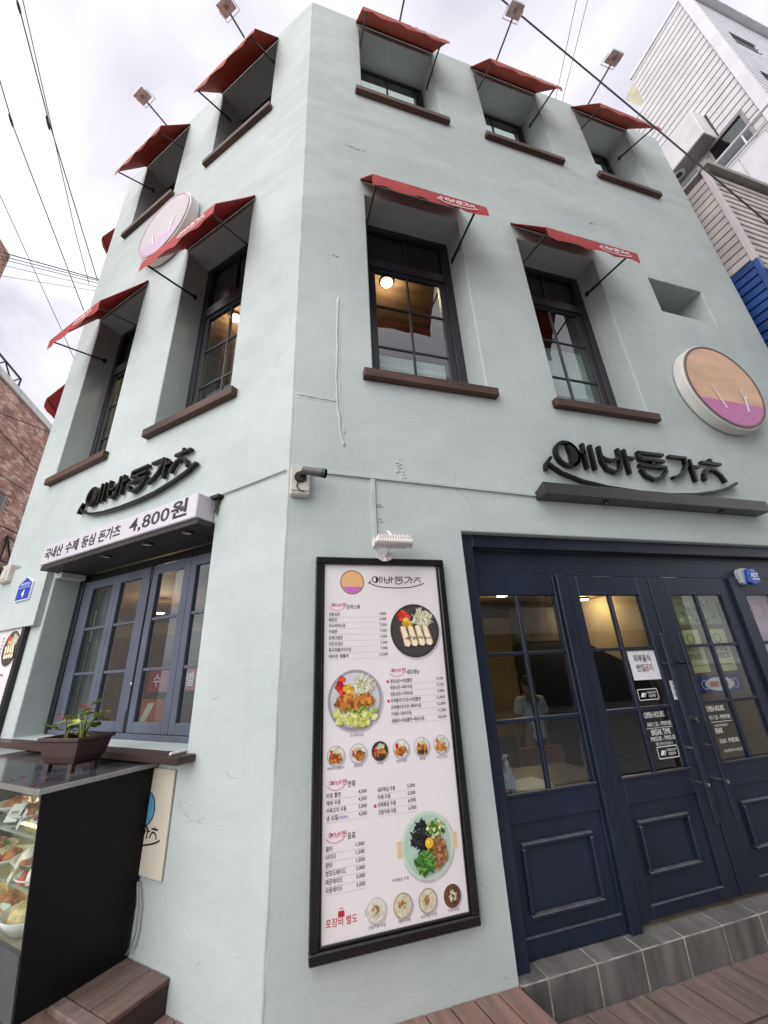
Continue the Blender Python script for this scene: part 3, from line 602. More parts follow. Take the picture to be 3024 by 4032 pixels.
# ------------------------------------------------------------------ step, decks
step = thing('tiled_step', 'dark slate tiled doorstep with pale grout lines', 'step', (1.24, 0.0, 0.0), 'R')
bx('bed', 1.235, 5.69, -0.0035, 0.40, -0.02, 0.1635, GROUT, step, bev=0)
for i in range(16):
    x0 = 1.094+0.3*i; a, b = max(1.24, x0+.005), min(5.68, x0+.295)
    if b-a < .05: continue
    bx('tile', a, b, -0.0065, -0.0036, 0.0, 0.1595, TILE, step, bev=.002); bx('tile', a, b, -0.002, 0.145+.05, 0.1637, 0.1665, TILE, step, bev=.002)
def boards(parent, x0, x1, ylo, yhi_fn, z, th, m, pitch=0.123, ang=-10.0, gap=0.008):
    k = math.tan(R_(-ang))
    n = int((x1-x0)/pitch)+1
    for i in range(n):
        a = x0+i*pitch; b = a+pitch-gap
        ya = yhi_fn(a); yb = yhi_fn(b)
        j = random.uniform(-.0012, .0012)
        mbx = MB(); P = []
        for (x, y) in [(a, ya), (b, yb)]: P.append((x, y))
        q = [(a-ylo*k*0, ya), (b, yb), (b+(yb-ylo)*k, ylo), (a+(ya-ylo)*k, ylo)]
        vs = [(x, y, z-th) for x, y in q]+[(x, y, z+j) for x, y in q]
        mbx.add(vs, [(0, 1, 2, 3), (7, 6, 5, 4), (0, 4, 5, 1), (1, 5, 6, 2), (2, 6, 7, 3), (3, 7, 4, 0)], m)
        mbx.build('plank', parent, bevel=.003)
low = thing('lower_deck', 'low brown plank deck beside the slate doorstep', 'deck', (2.5, -0.3, 0), kind='structure')
boards(low, 1.208, 5.6, -0.30, lambda x: -0.010, 0.0, 0.025, DECK)
bx('plank', 1.2, 5.9, -0.50, -0.31, -0.025, 0.0, DECK, low)
bx('joist', 1.2, 5.9, -0.48, -0.02, -0.08, -0.03, mat('dark_underside', (0.02, 0.015, 0.012), .9), low)
plat = thing('raised_deck', 'raised red brown plank platform below the menu board', 'deck', (0.3, -0.3, 0), kind='structure')
wy = lambda x: (-0.003 if x >= 0 else -x*math.tan(AL)-0.003)
boards(plat, -0.757, 1.14, -0.75, wy, 0.168, 0.03, DECKR, 0.1242)
mb = MB(); mb.add([(1.128, -.003, .15), (1.232, -.003, .15), (1.27, -.75, .15), (1.17, -.75, .15), (1.128, -.003, .168), (1.232, -.003, .168), (1.27, -.75, .168), (1.17, -.75, .168)], [(3, 2, 1, 0), (4, 5, 6, 7), (1, 5, 4, 0), (2, 6, 5, 1), (3, 7, 6, 2), (0, 4, 7, 3)], DECKR)
bx('fascia', -0.7, 1.30, -0.79, -0.752, -0.02, 0.166, DECKD, plat)
mb = MB(); mb.add([(1.236, -.004, -.02), (1.272, -.75, -.02), (1.272, -.75, .166), (1.236, -.004, .166)], [(0, 1, 2, 3)], DECKD); mb.build('fascia', plat)
bx('joist', -0.7, 1.21, -0.74, -0.05, 0.0, 0.13, MATS['dark_underside'], plat)

st = thing('wooden_step', 'dark brown wooden step box under the black food display case', 'step', (-1.2, -0.18, 0.17), 'L')
for i in range(14):
    a = -0.603-0.146*i
    bx('plank', a-0.142, a, -0.285, -0.004, 0.275, 0.30-random.uniform(0, .001), DECKD, st, bev=.004)
bx('border_plank', -2.65, -0.600, -0.356, -0.289, 0.273, 0.301, DECK, st, bev=.006)
bx('side_board', -0.615, -0.606, -0.345, -0.006, 0.1, 0.274, mat('dark_red_brown_board', (0.050, 0.026, 0.022), .7, .25, 4), st); bx('side_board', -2.62, -0.616, -0.348, -0.336, 0.0, 0.272, DECKD, st)

# ------------------------------------------------------------------ awnings
def awning(fr, x0, x1, zw, zf, d, hv, m, label, group, struts, letter):
    a = thing('awning', label, 'awning', ((x0+x1)/2, 0, zw), fr, group)
    # slightly sagging sheet
    mb = MB(); n = 10; vs = []; fs = []
    for i in range(n+1):
        x = x0+(x1-x0)*i/n; sag = 0.020*math.sin(math.pi*i/n)+.004*math.sin(i*2.7+x0*7)
        for j in range(4):
            t = j/3; vs.append((x, -0.012-(d-0.012)*t, zw+(zf-zw)*t-sag*math.sin(math.pi*t)*1.2))
    for i in range(n):
        for j in range(3): fs.append((i*4+j, i*4+j+1, (i+1)*4+j+1, (i+1)*4+j))
    mb.add(vs, fs, m); mb.add([(x, y, z-0.012) for x, y, z in vs], [f[::-1] for f in fs], m)
    for e0 in (0, n*4): mb.add([vs[e0+j] for j in range(4)]+[(vs[e0+j][0], vs[e0+j][1], vs[e0+j][2]-.012) for j in range(4)], [(j, j+1, j+5, j+4) for j in range(3)], m)
    cv = mb.build('canopy', a, smooth=True)
    mb = MB(); vs = []; fs = []
    for i in range(n+1):
        x = x0+(x1-x0)*i/n; wv = 0.011*math.sin(i*2.1+x0*5)
        vs += [(x, -d-0.002, zf+.004), (x, -d-0.006+wv*.5, zf-hv*.5), (x, -d-0.004+wv, zf-hv)]
    for i in range(n): fs += [(i*3, i*3+1, i*3+4, i*3+3), (i*3+1, i*3+2, i*3+5, i*3+4)]
    mb.add(vs, fs, m); mb.build('valance', a, smooth=True)
    MB().tube([(x0+.01, -d+.008, zf-.02), (x1-.01, -d+.008, zf-.02)], 0.009, DARKMET, 6).build('front_bar', a)
    MB().tube([(x0+.0, -.016, zw-.02), (x1-.0, -.016, zw-.02)], 0.012, DARKMET, 6).build('wall_bar', a)
    for (xa, xb, zb, yb) in struts:
        MB().tube([(xa, -d+.01, zf-.03), (xb, yb, zb)], 0.011, DARKMET, 6).build('strut', a)
    for kx in (.34, .67):
        xs_ = x0+(x1-x0)*kx; mb = MB(); sg = .020*math.sin(math.pi*kx)
        mb.add([(xs_+dx_, -.012-(d-.012)*t, zw+(zf-zw)*t-sg*math.sin(math.pi*t)*1.2-.0155) for t in (0, .33, .67, 1) for dx_ in (-.009, .009)], [(2*q, 2*q+1, 2*q+3, 2*q+2) for q in range(3)], m); mb.build('seam', a)
    for (xa, xb, zb, yb) in struts: MB().box(xb-.008 if xb < (x0+x1)/2 else xb-.004, xb+.004 if xb < (x0+x1)/2 else xb+.008, yb-.02, yb+.02, zb-.03, zb+.03, DARKMET).build('bracket_plate', a)
    if letter:
        mb = MB(); logo(mb, x1-0.46*(x1-x0), zf-hv*0.86, 0.36*(x1-x0), -d-0.0135, None, pm(232, 214, 214), wd=.05)
        mb.build('lettering', a)
    return a
G3 = 'faded red awnings along the top floor'; G2 = 'red awnings along the middle floor'
def aw(fr, h, lo, ro, zw, zf, d, hv, m, lab, grp, zs):
    x0, x1 = h[0]-lo, h[1]+ro
    return awning(fr, x0, x1, zw, zf, d, hv, m, lab, grp, [(x0+.05, h[0]+.012, zs, 0.16), (x1-.10, h[1]-.012, zs, 0.20)], True)
aw('R', RW3[0], .04, .05, 9.98, 9.22, .37, .11, RED3, 'faded red top floor awning nearest the corner on the right facade', G3, 9.5)
aw('R', RW3[1], .04, .05, 9.98, 9.22, .37, .11, RED3, 'faded red top floor awning in the middle of the right facade', G3, 9.5)
aw('R', RW3[2], .05, .10, 9.98, 9.22, .37, .11, RED3, 'faded red top floor awning at the far right end of the right facade', G3, 9.5)
aw('L', LW3[0], .04, .03, 9.95, 9.20, .37, .11, RED3, 'faded red top floor awning nearest the corner on the left facade', G3, 9.5)
aw('L', LW3[1], .04, .03, 9.95, 9.18, .37, .11, RED3, 'faded red top floor awning at the far end of the left facade', G3, 9.5)
aw('R', RW2[0], .045, .05, 6.40, 5.705, .42, .15, RED, 'bright red awning over the lamp lit middle floor window by the corner', G2, 5.80)
aw('R', RW2[1], .045, .06, 6.38, 5.67, .42, .15, RED, 'bright red awning over the middle floor window above the black wall lettering, right facade', G2, 5.80)
aw('L', LW2[0], .05, .04, 6.48, 5.72, .42, .15, RED, 'bright red awning below the round sign on the left facade', G2, 5.80)
aw('L', LW2[1], .06, .04, 6.42, 5.64, .42, .15, RED, 'bright red awning over the leftmost middle floor window', G2, 5.75)
awning('E', -1.58, -0.43, 9.80, 9.05, .37, .11, RED3, 'dark red top floor awning peeking out behind the left end of the building', G3, [], False)
awning('E', -1.65, -0.48, 6.28, 5.54, .42, .15, RED, 'dark red middle floor awning peeking out behind the left end of the building', G2, [], False)

# ------------------------------------------------------------------ floodlights on rods at the parapet
LAMPB = mat('weathered_lamp_grey', (0.52, 0.60, 0.60), .5, .2, 12)
def flood(fr, x, d, label):
    f = thing('floodlight', label, 'floodlight', (x, -0.0, 10.03), fr, 'floodlights on rods along the parapet')
    MB().tube([(x, 0.05, 10.06), (x, -d, 10.05)], 0.013, mat('grey_rod', (.12, .11, .12), .45), 8).build('rod', f)
    u = Vector((0, -0.35, 0.94)).normalized(); v = Vector((0, -0.94, -0.35))
    c = Vector((x, -d-0.075, 10.075)); mbf = MB(); X = Vector((1, 0, 0)); hw, hh, th = .105, .088, .045
    P = lambda a, b, e_: c+X*a+v*b+u*e_
    vs = [P(a*hw, b*hh, -th/2) for a, b in ((-1, -1), (1, -1), (1, 1), (-1, 1))]+[P(a*hw*.9, b*hh*.9, th/2) for a, b in ((-1, -1), (1, -1), (1, 1), (-1, 1))]
    mbf.add(vs, [(3, 2, 1, 0), (4, 5, 6, 7), (0, 1, 5, 4), (1, 2, 6, 5), (2, 3, 7, 6), (3, 0, 4, 7)], LAMPB); hd = mbf.build('lamp_head', f, bevel=.006)
    mbf = MB(); mbf.add([P(a*.02, b*.02, -th/2-.010) for a, b in ((-1, -1), (1, -1), (1, 1), (-1, 1))]+[P(a*.028, b*.028, -th/2+.002) for a, b in ((-1, -1), (1, -1), (1, 1), (-1, 1))], [(3, 2, 1, 0), (0, 1, 5, 4), (1, 2, 6, 5), (2, 3, 7, 6), (3, 0, 4, 7)], mat('lamp_cap_grey', (.25, .25, .25), .5)); mbf.build('driver_cap', hd)
    mbf = MB(); mbf.tube([P(-hw-.012, .02, 0), P(-hw-.012, -hh-.045, 0), P(hw+.012, -hh-.045, 0), P(hw+.012, .02, 0)], .007, WHITEP, 6); mbf.build('bracket', f)
flood('R', 1.20, .62, 'floodlight rod cut by the top edge above the awning nearest the corner')
flood('R', 2.73, .575, 'square floodlight on a rod above the middle top floor awning of the right facade')
flood('R', 4.46, .55, 'square floodlight on a rod above the rightmost top floor awning')
flood('L', -1.03, .475, 'square floodlight on a rod above the left facade, nearer the corner')
flood('L', -2.86, .495, 'square floodlight on a rod above the left facade, farther from the corner')

# ------------------------------------------------------------------ wall signs
LOGOM = mat('dark_bronze_letters', (0.008, 0.008, 0.0055), 0.32, 0.3, 5, spec=0.25)
g = thing('wall_lettering', 'large black raised shop name lettering with smile curve above the entrance', 'lettering', (3.1, 0, 2.97), 'R')
for i in range(len(STRK)):
    mb = MB(); nm = 'smile_curve' if i == 19 else ('smile_tip' if i == 20 else 'letter_stroke')
    if i == 0: logo(mb, LX, LZ, 2.2, -0.052, -0.012, LOGOM, only=[0], wd=.027)
    else: mb.stroke(STRK[i], 0.027 if i < 19 else .024, -0.052, -0.012, LOGOM)
    mb.build(nm, g)
mb = MB(); [mb.tube([(x, -.02, z), (x, .01, z)], .006, DARKMET, 6) for x, z in ((2.2, 3.3), (2.48, 3.3), (2.56, 3.3), (2.66, 3.35), (2.94, 3.3), (3.24, 3.252), (3.24, 3.385), (3.55, 3.383), (3.72, 3.3), (4.0, 3.36), (3.84, 3.19), (2.6, 3.0), (3.6, 2.995))]; mb.build('stand_off', g)
kL = 1.75/2.2
g = thing('wall_lettering', 'black raised shop name lettering with smile curve above the price sign', 'lettering', (-1.8, 0, 3.1), 'L')
for i in range(len(STRK)):
    mb = MB(); nm = 'smile_curve' if i == 19 else ('smile_tip' if i == 20 else 'letter_stroke')
    logo(mb, -2.69, 3.10, 1.75, -0.052, -0.012, LOGOM, only=[i], wd=0.030)
    if i: pass
    mb.build(nm, g)
hood = thing('light_trough', 'long charcoal metal light trough under the big black lettering', 'light fitting', (3.1, 0, 2.84), 'R')
mb = MB(); mb.xprism([(-0.122, 2.845), (-0.118, 2.950), (-0.002, 2.903), (-0.002, 2.836)], 1.92, 4.40, mat('charcoal_trough', (0.035, 0.035, 0.037), .38, .1)); mb.build('housing', hood, bevel=.004)
for x in (2.55, 3.85): MB().lathe((x, -.06, 2.818), [(.022, 0), (.022, .02), (.012, .024)], BLACKMET, 12).build('clip', hood)

def round_sign(fr, cx, cz, r, d, label, pale):
    g = thing('round_sign', label, 'sign', (cx, 0, cz-r), fr)
    n = 56
    mb = MB(); prof = [(cx+r*math.cos(2*math.pi*i/n), cz+r*math.sin(2*math.pi*i/n)) for i in range(n)]
    # sweep of the silhouette bulging to the right edge like the cut-out shape
    prof = [(x, z) for x, z in prof]
    mb.prism(prof, -d, -0.01, mat('white_sign_side', (0.66, 0.64, 0.60), .4, .06, 5)); mb.build('body', g, bevel=.012)
    peach = mat('peach_sign_face', (0.62, 0.34, 0.19), .3, .12, 1.8, stretch=(1, 1, 3)) if not pale else mat('pale_pink_sign_face', (0.46, 0.39, 0.40), .25, .05, 2)
    ring = pm(92, 62, 58) if not pale else pm(178, 146, 160)
    mb = MB(); mb.disc(cx, cz, r-.03, r-.03, -d-.006, peach, n); mb.build('face', g)
    mb = MB(); mb.ring(cx, cz, r-.045, r-.02, -d-.009, ring, n); mb.build('rim', g)
    mg = pm(190, 104, 160) if not pale else pm(182, 156, 182)
    mb = MB(); mb.disc(cx, cz, r-.05, r-.05, -d-.008, mg, 30, R_(205), R_(335)); mb.build('colour_field', g)
    wh = pm(232, 224, 226)
    mb = MB(); k = r/.55
    mb.flat([(cx-.23*k, cz+.02*k), (cx-.20*k, cz-.05*k), (cx-.12*k, cz-.30*k), (cx-.15*k, cz-.31*k)], -d-.011, wh); mb.build('knife_symbol', g)
    mb = MB(); mb.stroke([(cx+.18*k, cz-.31*k), (cx+.22*k, cz-.12*k)], .03*k, -d-.011, None, wh)
    for o_ in (-.03, 0, .03): mb.stroke([(cx+(.222+o_)*k, cz-.12*k), (cx+(.24+o_*1.1)*k, cz-.01*k)], .012*k, -d-.0115, None, wh)
    mb.stroke([(cx+.186*k, cz-.112*k), (cx+.258*k, cz-.125*k)], .02*k, -d-.0118, None, wh); mb.build('fork_symbol', g)
round_sign('R', 4.56, 4.33, 0.56, 0.12, 'large round peach sign with white sides beside the small square window', False)
round_sign('L', -2.20, 7.05, 0.52, 0.14, 'faded pale pink round sign high on the left facade', True)

# price sign box over the left window
g = thing('price_sign', 'long white light box sign with black Korean price lettering', 'sign', (-1.79, -0.07, 2.69), 'L')
bx('light_box', -2.90, -0.70, -0.155, -0.002, 2.697, 2.885, mat('white_acrylic', (0.60, 0.565, 0.62), .35, .03, 3), g, bev=.006)
mb = MB(); BK = pm(38, 34, 38)

for t_, x_, w_ in (('국내산', -2.84, .3165), ('수제', -2.4685, .211), ('등심', -2.2025, .211), ('돈가츠', -1.9365, .3165)):
    mb = MB(); text(mb, t_, x_, 2.748, .115, -0.157, BK, width=w_, bold=.022); mb.build('lettering', g)
mb = MB(); text(mb, '4,800', -1.50, 2.742, .150, -0.157, BK, width=.50, bold=.012); mb.build('lettering', g); mb = MB(); text(mb, '원', -0.985, 2.745, .15, -0.157, BK, width=.185, bold=.028); mb.build('lettering', g)
sf = bx('soffit_panel', -2.915, -0.695, -0.135, 0.215, 2.655, 2.694, SOFFIT, g, bev=.003)
for x, y in ((-1.98, .03), (-1.40, .03), (-.92, .03)):
    mb = MB(); mb.lathe((x, y-.08, 2.642), [(.038, 0), (.05, 0.004), (.05, .014)], BLACKMET, 20, cap=False); mb.lathe((x, y-.08, 2.648), [(.0385, 0), (.02, .003)], mat('frosted_lens', (.5, .5, .48), .3), 20); mb.build('downlight', g)
MB().box(-.715, -.62, -.05, .0, 2.872, 2.895, DARKMET).build('end_bracket', g)
mb = MB()
for k in range(5): mb.tube([(-.64, -.01, 2.89), (-.655+random.uniform(-.03, .03), -.02, 2.83), (-.67+random.uniform(-.04, .02), -.015, 2.78+random.uniform(-.03, .02))], .004, DARKMET, 5)
tag(mb.build('cable_tangle', None, (-.65, -.01, 2.8), 'L'), 'small tangle of black wires at the right end of the price sign', 'cable')

# address plate
g = thing('address_plate', 'small blue house shaped address plate with a white 4', 'address sign', (-3.43, 0, 2.43), 'L')
PL = [(-3.455, 2.43), (-3.165, 2.43), (-3.165, 2.60), (-3.31, 2.67), (-3.455, 2.60)]
mb = MB(); mb.prism(PL, -0.074, -0.060, pm(228, 230, 240)); mb.build('plate', g)
mb = MB(); mb.flat([(-3.31+(x+3.31)*.93, 2.54+(z-2.54)*.92) for x, z in PL], -0.0755, pm(28, 58, 168)); mb.flat([(-3.43, 2.557), (-3.19, 2.557), (-3.19, 2.561), (-3.43, 2.561)], -.0765, WHV); text(mb, '4', -3.31, 2.462, .105, -.0765, WHV, align='c', bold=.03); text(mb, '서평강변안길', -3.31, 2.578, .034, -.0765, WHV, width=.2, align='c', bold=.01); mb.build('print', g)
# raised plaster panel on the left facade carrying the plate
o_ = bx('wall_panel', -4.14, -2.955, -0.058, 0.0, 2.17, 2.80, PLASTER, None, 'R', .002); b_ = ORG[o_.name]; o_.parent = shop; o_.rotation_euler = (0, 0, -AL); o_.location = Matrix.Rotation(-AL, 3, 'Z') @ b_
o_ = bx('reveal_trim', -2.918, -2.80, -0.004, 0.21, 2.60, 2.652, mat('white_trim', (.60, .60, .58), .5), None, 'R', .004); b_ = ORG[o_.name]; o_.parent = shop; o_.rotation_euler = (0, 0, -AL); o_.location = Matrix.Rotation(-AL, 3, 'Z') @ b_

# ------------------------------------------------------------------ left ground-floor window with four folding leaves
wn = bpy.data.objects.new('folding_window', None); wn.empty_display_size = .1; COL.objects.link(wn); wn.parent = shop
b_ = Vector((-1.8, .22, 1.25)); wn.location = Matrix.Rotation(-AL, 3, 'Z') @ b_; wn.rotation_euler = (0, 0, -AL); ORG[wn.name] = b_
bx('jamb', -2.918, -2.84, .22, .32, 1.25, 2.652, BLACKF, wn); bx('jamb', -2.84, -2.79, .235, .30, 1.25, 2.60, GREYBLUE, wn); bx('header', -2.84, -.695, .235, .32, 2.585, 2.652, BLACKF, wn); bx('threshold', -2.84, -.695, .215, .30, 1.2475, 1.285, GREYBLUE, wn)
for (a, b, ga, gb) in ((-2.785, -2.262, -2.67, -2.325), (-2.258, -1.752, -2.20, -1.875), (-1.722, -1.222, -1.645, -1.30), (-1.218, -.70, -1.15, -.80)):
    bx('stile', a, ga, .23, .275, 1.288, 2.58, GREYBLUE, wn); bx('stile', gb, b, .23, .275, 1.288, 2.58, GREYBLUE, wn)
    bx('rail', ga, gb, .231, .274, 2.50, 2.58, GREYBLUE, wn); bx('rail', ga, gb, .231, .274, 1.288, 1.362, GREYBLUE, wn)
    for z in (1.73, 2.12): bx('muntin', ga, gb, .238, .266, z-.011, z+.011, GREYBLUE, wn)
    for c, d in ((1.362, 1.719), (1.741, 2.109), (2.131, 2.50)): bx('pane', ga, gb, .250, .254, c, d, GLASS, wn, bev=0)
for x in (-1.748, -1.726):
    for z in (1.30, 2.46): bx('bolt', x-.007, x+.007, .222, .236, z, z+.14, BLACKMET, wn)
bx('frosted_screen', -2.70, -2.30, .33, .334, 1.36, 2.50, mat('grey_green_film', (.10, .105, .095), .4), wn, bev=0)
MB().lathe((-1.737, .222, 1.62), [(.008, 0), (.010, .012), (.004, .022)], STEEL, 8).build('latch', wn)
ct = thing('window_counter', 'dark brown wooden counter shelf below the folding window', 'counter', (-1.7, 0, 1.207), 'L')
bx('board', -3.35, -.60, -0.120, -.003, 1.207, 1.2465, COUNTER, ct, bev=.004); bx('board', -2.915, -.695, -.003, .214, 1.212, 1.2462, COUNTER, ct, bev=0)
bx('edge_strip', -.716, -.698, -.095, .10, 1.2468, 1.262, WHITEP, ct, bev=.004)
# cream board under the counter
g = thing('cream_board', 'cream board with blue oval and black lettering under the counter', 'poster', (-1.1, 0, .645), 'L')
bx('panel', -1.55, -.750, -.016, -.004, .645, 1.158, mat('cream_board_paint', (.62, .57, .47), .4, .04, 3), g, bev=.002)
mb = MB(); mb.disc(-.968, .953, .082, .082, -.0175, pm(86, 150, 184), 30); mb.ring(-.968, .953, .080, .087, -.0178, pm(40, 40, 56), 30); mb.build('oval_emblem', g); mb = MB(); logo(mb, -1.30, .775, .50, -.0178, None, pm(36, 34, 36), wd=.036); mb.build('lettering', g)

# ------------------------------------------------------------------ menu boards
PK = pm(222, 150, 168); INK = pm(48, 42, 50); LINE = pm(186, 176, 184)
def plate(mb, cx, cz, r, y, rim, inner, kind, rr):
    mb.disc(cx, cz, r, r, y, rim, 32); mb.disc(cx, cz, r*.90, r*.90, y-.0004, inner, 32)
    yy = [y-.0008]
    def nxt(): yy[0] -= .00004; return yy[0]
    def leafs(x, z, sx, sz, n, cols, s=.12, asp=.35):
        for _ in range(n):
            a = rr.uniform(0, 6.28); q = rr.random()**.5; px, pz = cx+r*(x+sx*q*math.cos(a)), cz+r*(z+sz*q*math.sin(a)); t = rr.uniform(0, 3.14); l = r*s*rr.uniform(.6, 1.3); c = rr.choice(cols)
            ca, sa = math.cos(t), math.sin(t); po = [(-l, 0), (-l*.4, -l*asp), (l*.5, -l*asp*.9), (l, 0), (l*.4, l*asp), (-l*.5, l*asp)]
            mb.flat([(px+u*ca-v*sa, pz+u*sa+v*ca) for u, v in po], nxt(), c)
    tom = [pm(200, 40, 34), pm(222, 84, 62), pm(160, 30, 26)]; cab = [pm(226, 222, 196), pm(240, 238, 222), pm(204, 204, 164), pm(186, 182, 140)]
    corn = [pm(222, 180, 44), pm(236, 204, 84), pm(196, 150, 36)]; kat = [pm(196, 120, 48), pm(166, 92, 34), pm(214, 146, 70), pm(138, 74, 30)]
    if kind == 'roll':
        leafs(-.42, .55, .20, .18, 16, tom, .10, .8); leafs(-.28, .28, .20, .16, 26, corn, .07, .8); leafs(.30, .45, .40, .34, 110, cab, .15, .14)
        for i in range(4):
            bx0 = cx+r*(-.52+.30*i); bz0 = cz+r*(-.18+.01*i); ln = r*.62; w_ = r*.14
            for (k, c) in ((1.25, pm(176, 128, 70)), (.95, pm(232, 220, 190)), (.6, pm(240, 232, 208))):
                mb.flat([(bx0-w_*k+r*.06, bz0+ln*.45), (bx0-w_*k*.4, bz0+ln*.55), (bx0+w_*k*.8, bz0+ln*.5), (bx0+w_*k+r*.16, bz0-ln*.5), (bx0+w_*k*.4+r*.16, bz0-ln*.68), (bx0-w_*k*.6+r*.14, bz0-ln*.62)], nxt(), c)
        leafs(0.05, -.30, .60, .05, 40, [pm(110, 110, 60), pm(140, 130, 80)], .04, .5)
    elif kind == 'wasabi':
        leafs(-.5, .42, .16, .34, 16, tom, .11, .8); leafs(-.22, .34, .18, .16, 24, corn, .07, .8); leafs(.33, .42, .38, .34, 110, cab, .15, .14)
        leafs(0, -.48, .76, .34, 90, [pm(196, 200, 96), pm(214, 214, 130), pm(170, 176, 76), pm(224, 226, 160)], .11, .6)
        leafs(-.05, -.05, .70, .18, 60, kat, .15, .5); leafs(0, -.30, .5, .14, 50, [pm(90, 110, 46), pm(120, 140, 60)], .03, .6)
    elif kind == 'maze':
        leafs(-.25, .25, .34, .42, 80, [pm(30, 28, 30), pm(48, 46, 46), pm(16, 16, 18)], .18, .22); leafs(.34, .44, .34, .26, 100, [pm(70, 116, 40), pm(150, 176, 90), pm(214, 220, 170), pm(44, 82, 30)], .06, .7)
        leafs(.38, -.26, .30, .44, 110, [pm(156, 98, 58), pm(124, 74, 44), pm(186, 126, 80)], .07, .7); leafs(-.18, -.46, .36, .32, 70, [pm(70, 124, 44), pm(112, 156, 70), pm(50, 92, 34)], .13, .35)
        mb.disc(cx+r*.02, cz+r*.08, r*.16, r*.16, nxt(), pm(238, 180, 40), 18); mb.disc(cx-r*.02, cz+r*.12, r*.06, r*.06, nxt(), pm(246, 214, 110), 12)
    elif kind == 'soup':
        leafs(0, 0, .8, .8, 60, [pm(230, 222, 200), pm(206, 196, 166), pm(240, 236, 222), pm(188, 176, 140)], .24, .12); leafs(-.1, .1, .35, .35, 14, [pm(196, 110, 60), pm(120, 140, 60), pm(180, 90, 50)], .16, .35)
    elif kind == 'curry':
        leafs(0, 0, .75, .75, 50, [pm(110, 66, 44), pm(84, 50, 36)], .14, .6); leafs(0, 0, .46, .46, 40, cab, .16, .3); leafs(0, 0, .16, .16, 14, [pm(60, 80, 40)], .08, .5)
    else:
        leafs(-.4, .3, .22, .30, 10, tom, .14, .8); leafs(.12, .42, .42, .28, 36, cab, .18, .3); leafs(0, -.25, .66, .42, 46, kat, .24, .5)
        if kind == 'dark': leafs(0, -.55, .6, .25, 24, [pm(50, 60, 40), pm(70, 56, 40)], .14, .5)
def menu_board(fr, ox, oz, label):
    rr = random.Random(5)
    X = lambda x: x+ox
    Z = lambda z: z+oz
    g = thing('menu_board', label, 'menu board', (X(.62), 0, Z(.44)), fr)
    x0, x1, z0, z1 = X(.190), X(1.040), Z(.442), Z(2.317); f = .044
    bx('frame', x0, x1, -.05, -.002, z1-f, z1, BLACKF, g, bev=.006); bx('frame', x0, x1, -.05, -.002, z0, z0+f, BLACKF, g, bev=.006)
    bx('frame', x0, x0+f, -.05, -.002, z0+f, z1-f, BLACKF, g, bev=.006); bx('frame', x1-f, x1, -.05, -.002, z0+f, z1-f, BLACKF, g, bev=.006)
    bx('inner_frame', x0+f, x1-f, -.036, -.026, z0+f, z0+f+.013, BLACKF, g); bx('inner_frame', x0+f, x0+f+.010, -.036, -.026, z0+f+.013, z1-f, BLACKF, g); bx('inner_frame', x1-f-.010, x1-f, -.036, -.026, z0+f+.013, z1-f, BLACKF, g)
    pan = bx('panel', x0+f, x1-f, -.026, -.006, z0+f, z1-f, mat('menu_sheet', (.80, .745, .765), .32, .015, 2), g, bev=0)
    y = -.0268
    mb = MB()
    logo(mb, X(.522), Z(2.128), .375, y, None, INK, wd=.034)
    for hx, hz, t in ((.273, 2.000, '돈까스류'), (.628, 1.617, '세트메뉴'), (.268, 1.094, '면류'), (.264, .876, '음료')):
        logo(mb, X(hx), Z(hz), .172, y, None, PK, wd=.06, only=list(range(13))); mb.stroke([(X(hx), Z(hz+.012)), (X(hx+.02), Z(hz-.004)), (X(hx+.05), Z(hz-.011)), (X(hx+.08), Z(hz-.002)), (X(hx+.096), Z(hz+.012))], .005, y, None, PK)
        text(mb, t, X(hx+.108), Z(hz), .030, y, INK, bold=.012, width=.0205*len(t))
    rows = [('생등심돈', '4,800', 1.960), ('매운돈', '6,900', 1.928), ('와사비마요돈', '7,500', 1.894), ('카레돈', '7,500', 1.860), ('로제크림돈', '7,500', 1.825), ('치킨안심돈', '7,500', 1.791), ('통모짜렐라치즈돈', '7,900', 1.758), ('에바돈 샘플러', '10,500', 1.724)]
    def row(t, p, xa, xb, z, s=.0235, kx=.0165):
        text(mb, t, X(xa), Z(z), s, y, INK, width=kx*len(t), bold=.012); text(mb, p, X(xb), Z(z+.002), s*.95, y, INK, width=.0088*len(p), align='r', bold=.012)
        mb.flat([(X(xa), Z(z-.0095)), (X(xb), Z(z-.0095)), (X(xb), Z(z-.0082)), (X(xa), Z(z-.0082))], y, LINE)
    for t, p, z in rows: row(t, p, .273, .627, z)
    for i, (t, p) in enumerate([('생등심돈+비빔쫄면', '9,100'), ('생등심돈+에바우동', '9,100'), ('생등심돈+카레우동', '9,900'), ('모짜렐라치즈돈+비빔쫄면', '12,000'), ('모짜렐라치즈돈+에바우동', '12,000'), ('카레돈+에바우동', '11,500'), ('샘플러+비빔쫄면+에바우동', '18,500')]):
        z = 1.574-.0343*i; row(t, p, .630, .967, z, kx=.0152)
        if i in (0, 3): mb.disc(X(.617), Z(z+.008), .008, .008, y, pm(206, 52, 66), 14)
    for i, (t, p) in enumerate([('비빔 쫄면', '4,500'), ('에바 우동', '4,500'), ('어묵꼬치 우동', '5,000'), ('냉 모밀', '4,500')]): row(t, p, .266, .475, 1.056-.0318*i, kx=.0145)
    text(mb, '(계절메뉴)', X(.325), Z(.961), .016, y, pm(88, 84, 160), width=.052)
    for i, (t, p) in enumerate([('새우튀김 우동', '5,500'), ('카레 우동', '5,500'), ('마제볶음 우동', '6,900'), ('크림카레 우동', '6,900')]):
        row(t, p, .534, .744, 1.052-.0328*i, kx=.0140)
        if i == 2: mb.disc(X(.519), Z(.993), .008, .008, y, pm(206, 52, 86), 14)
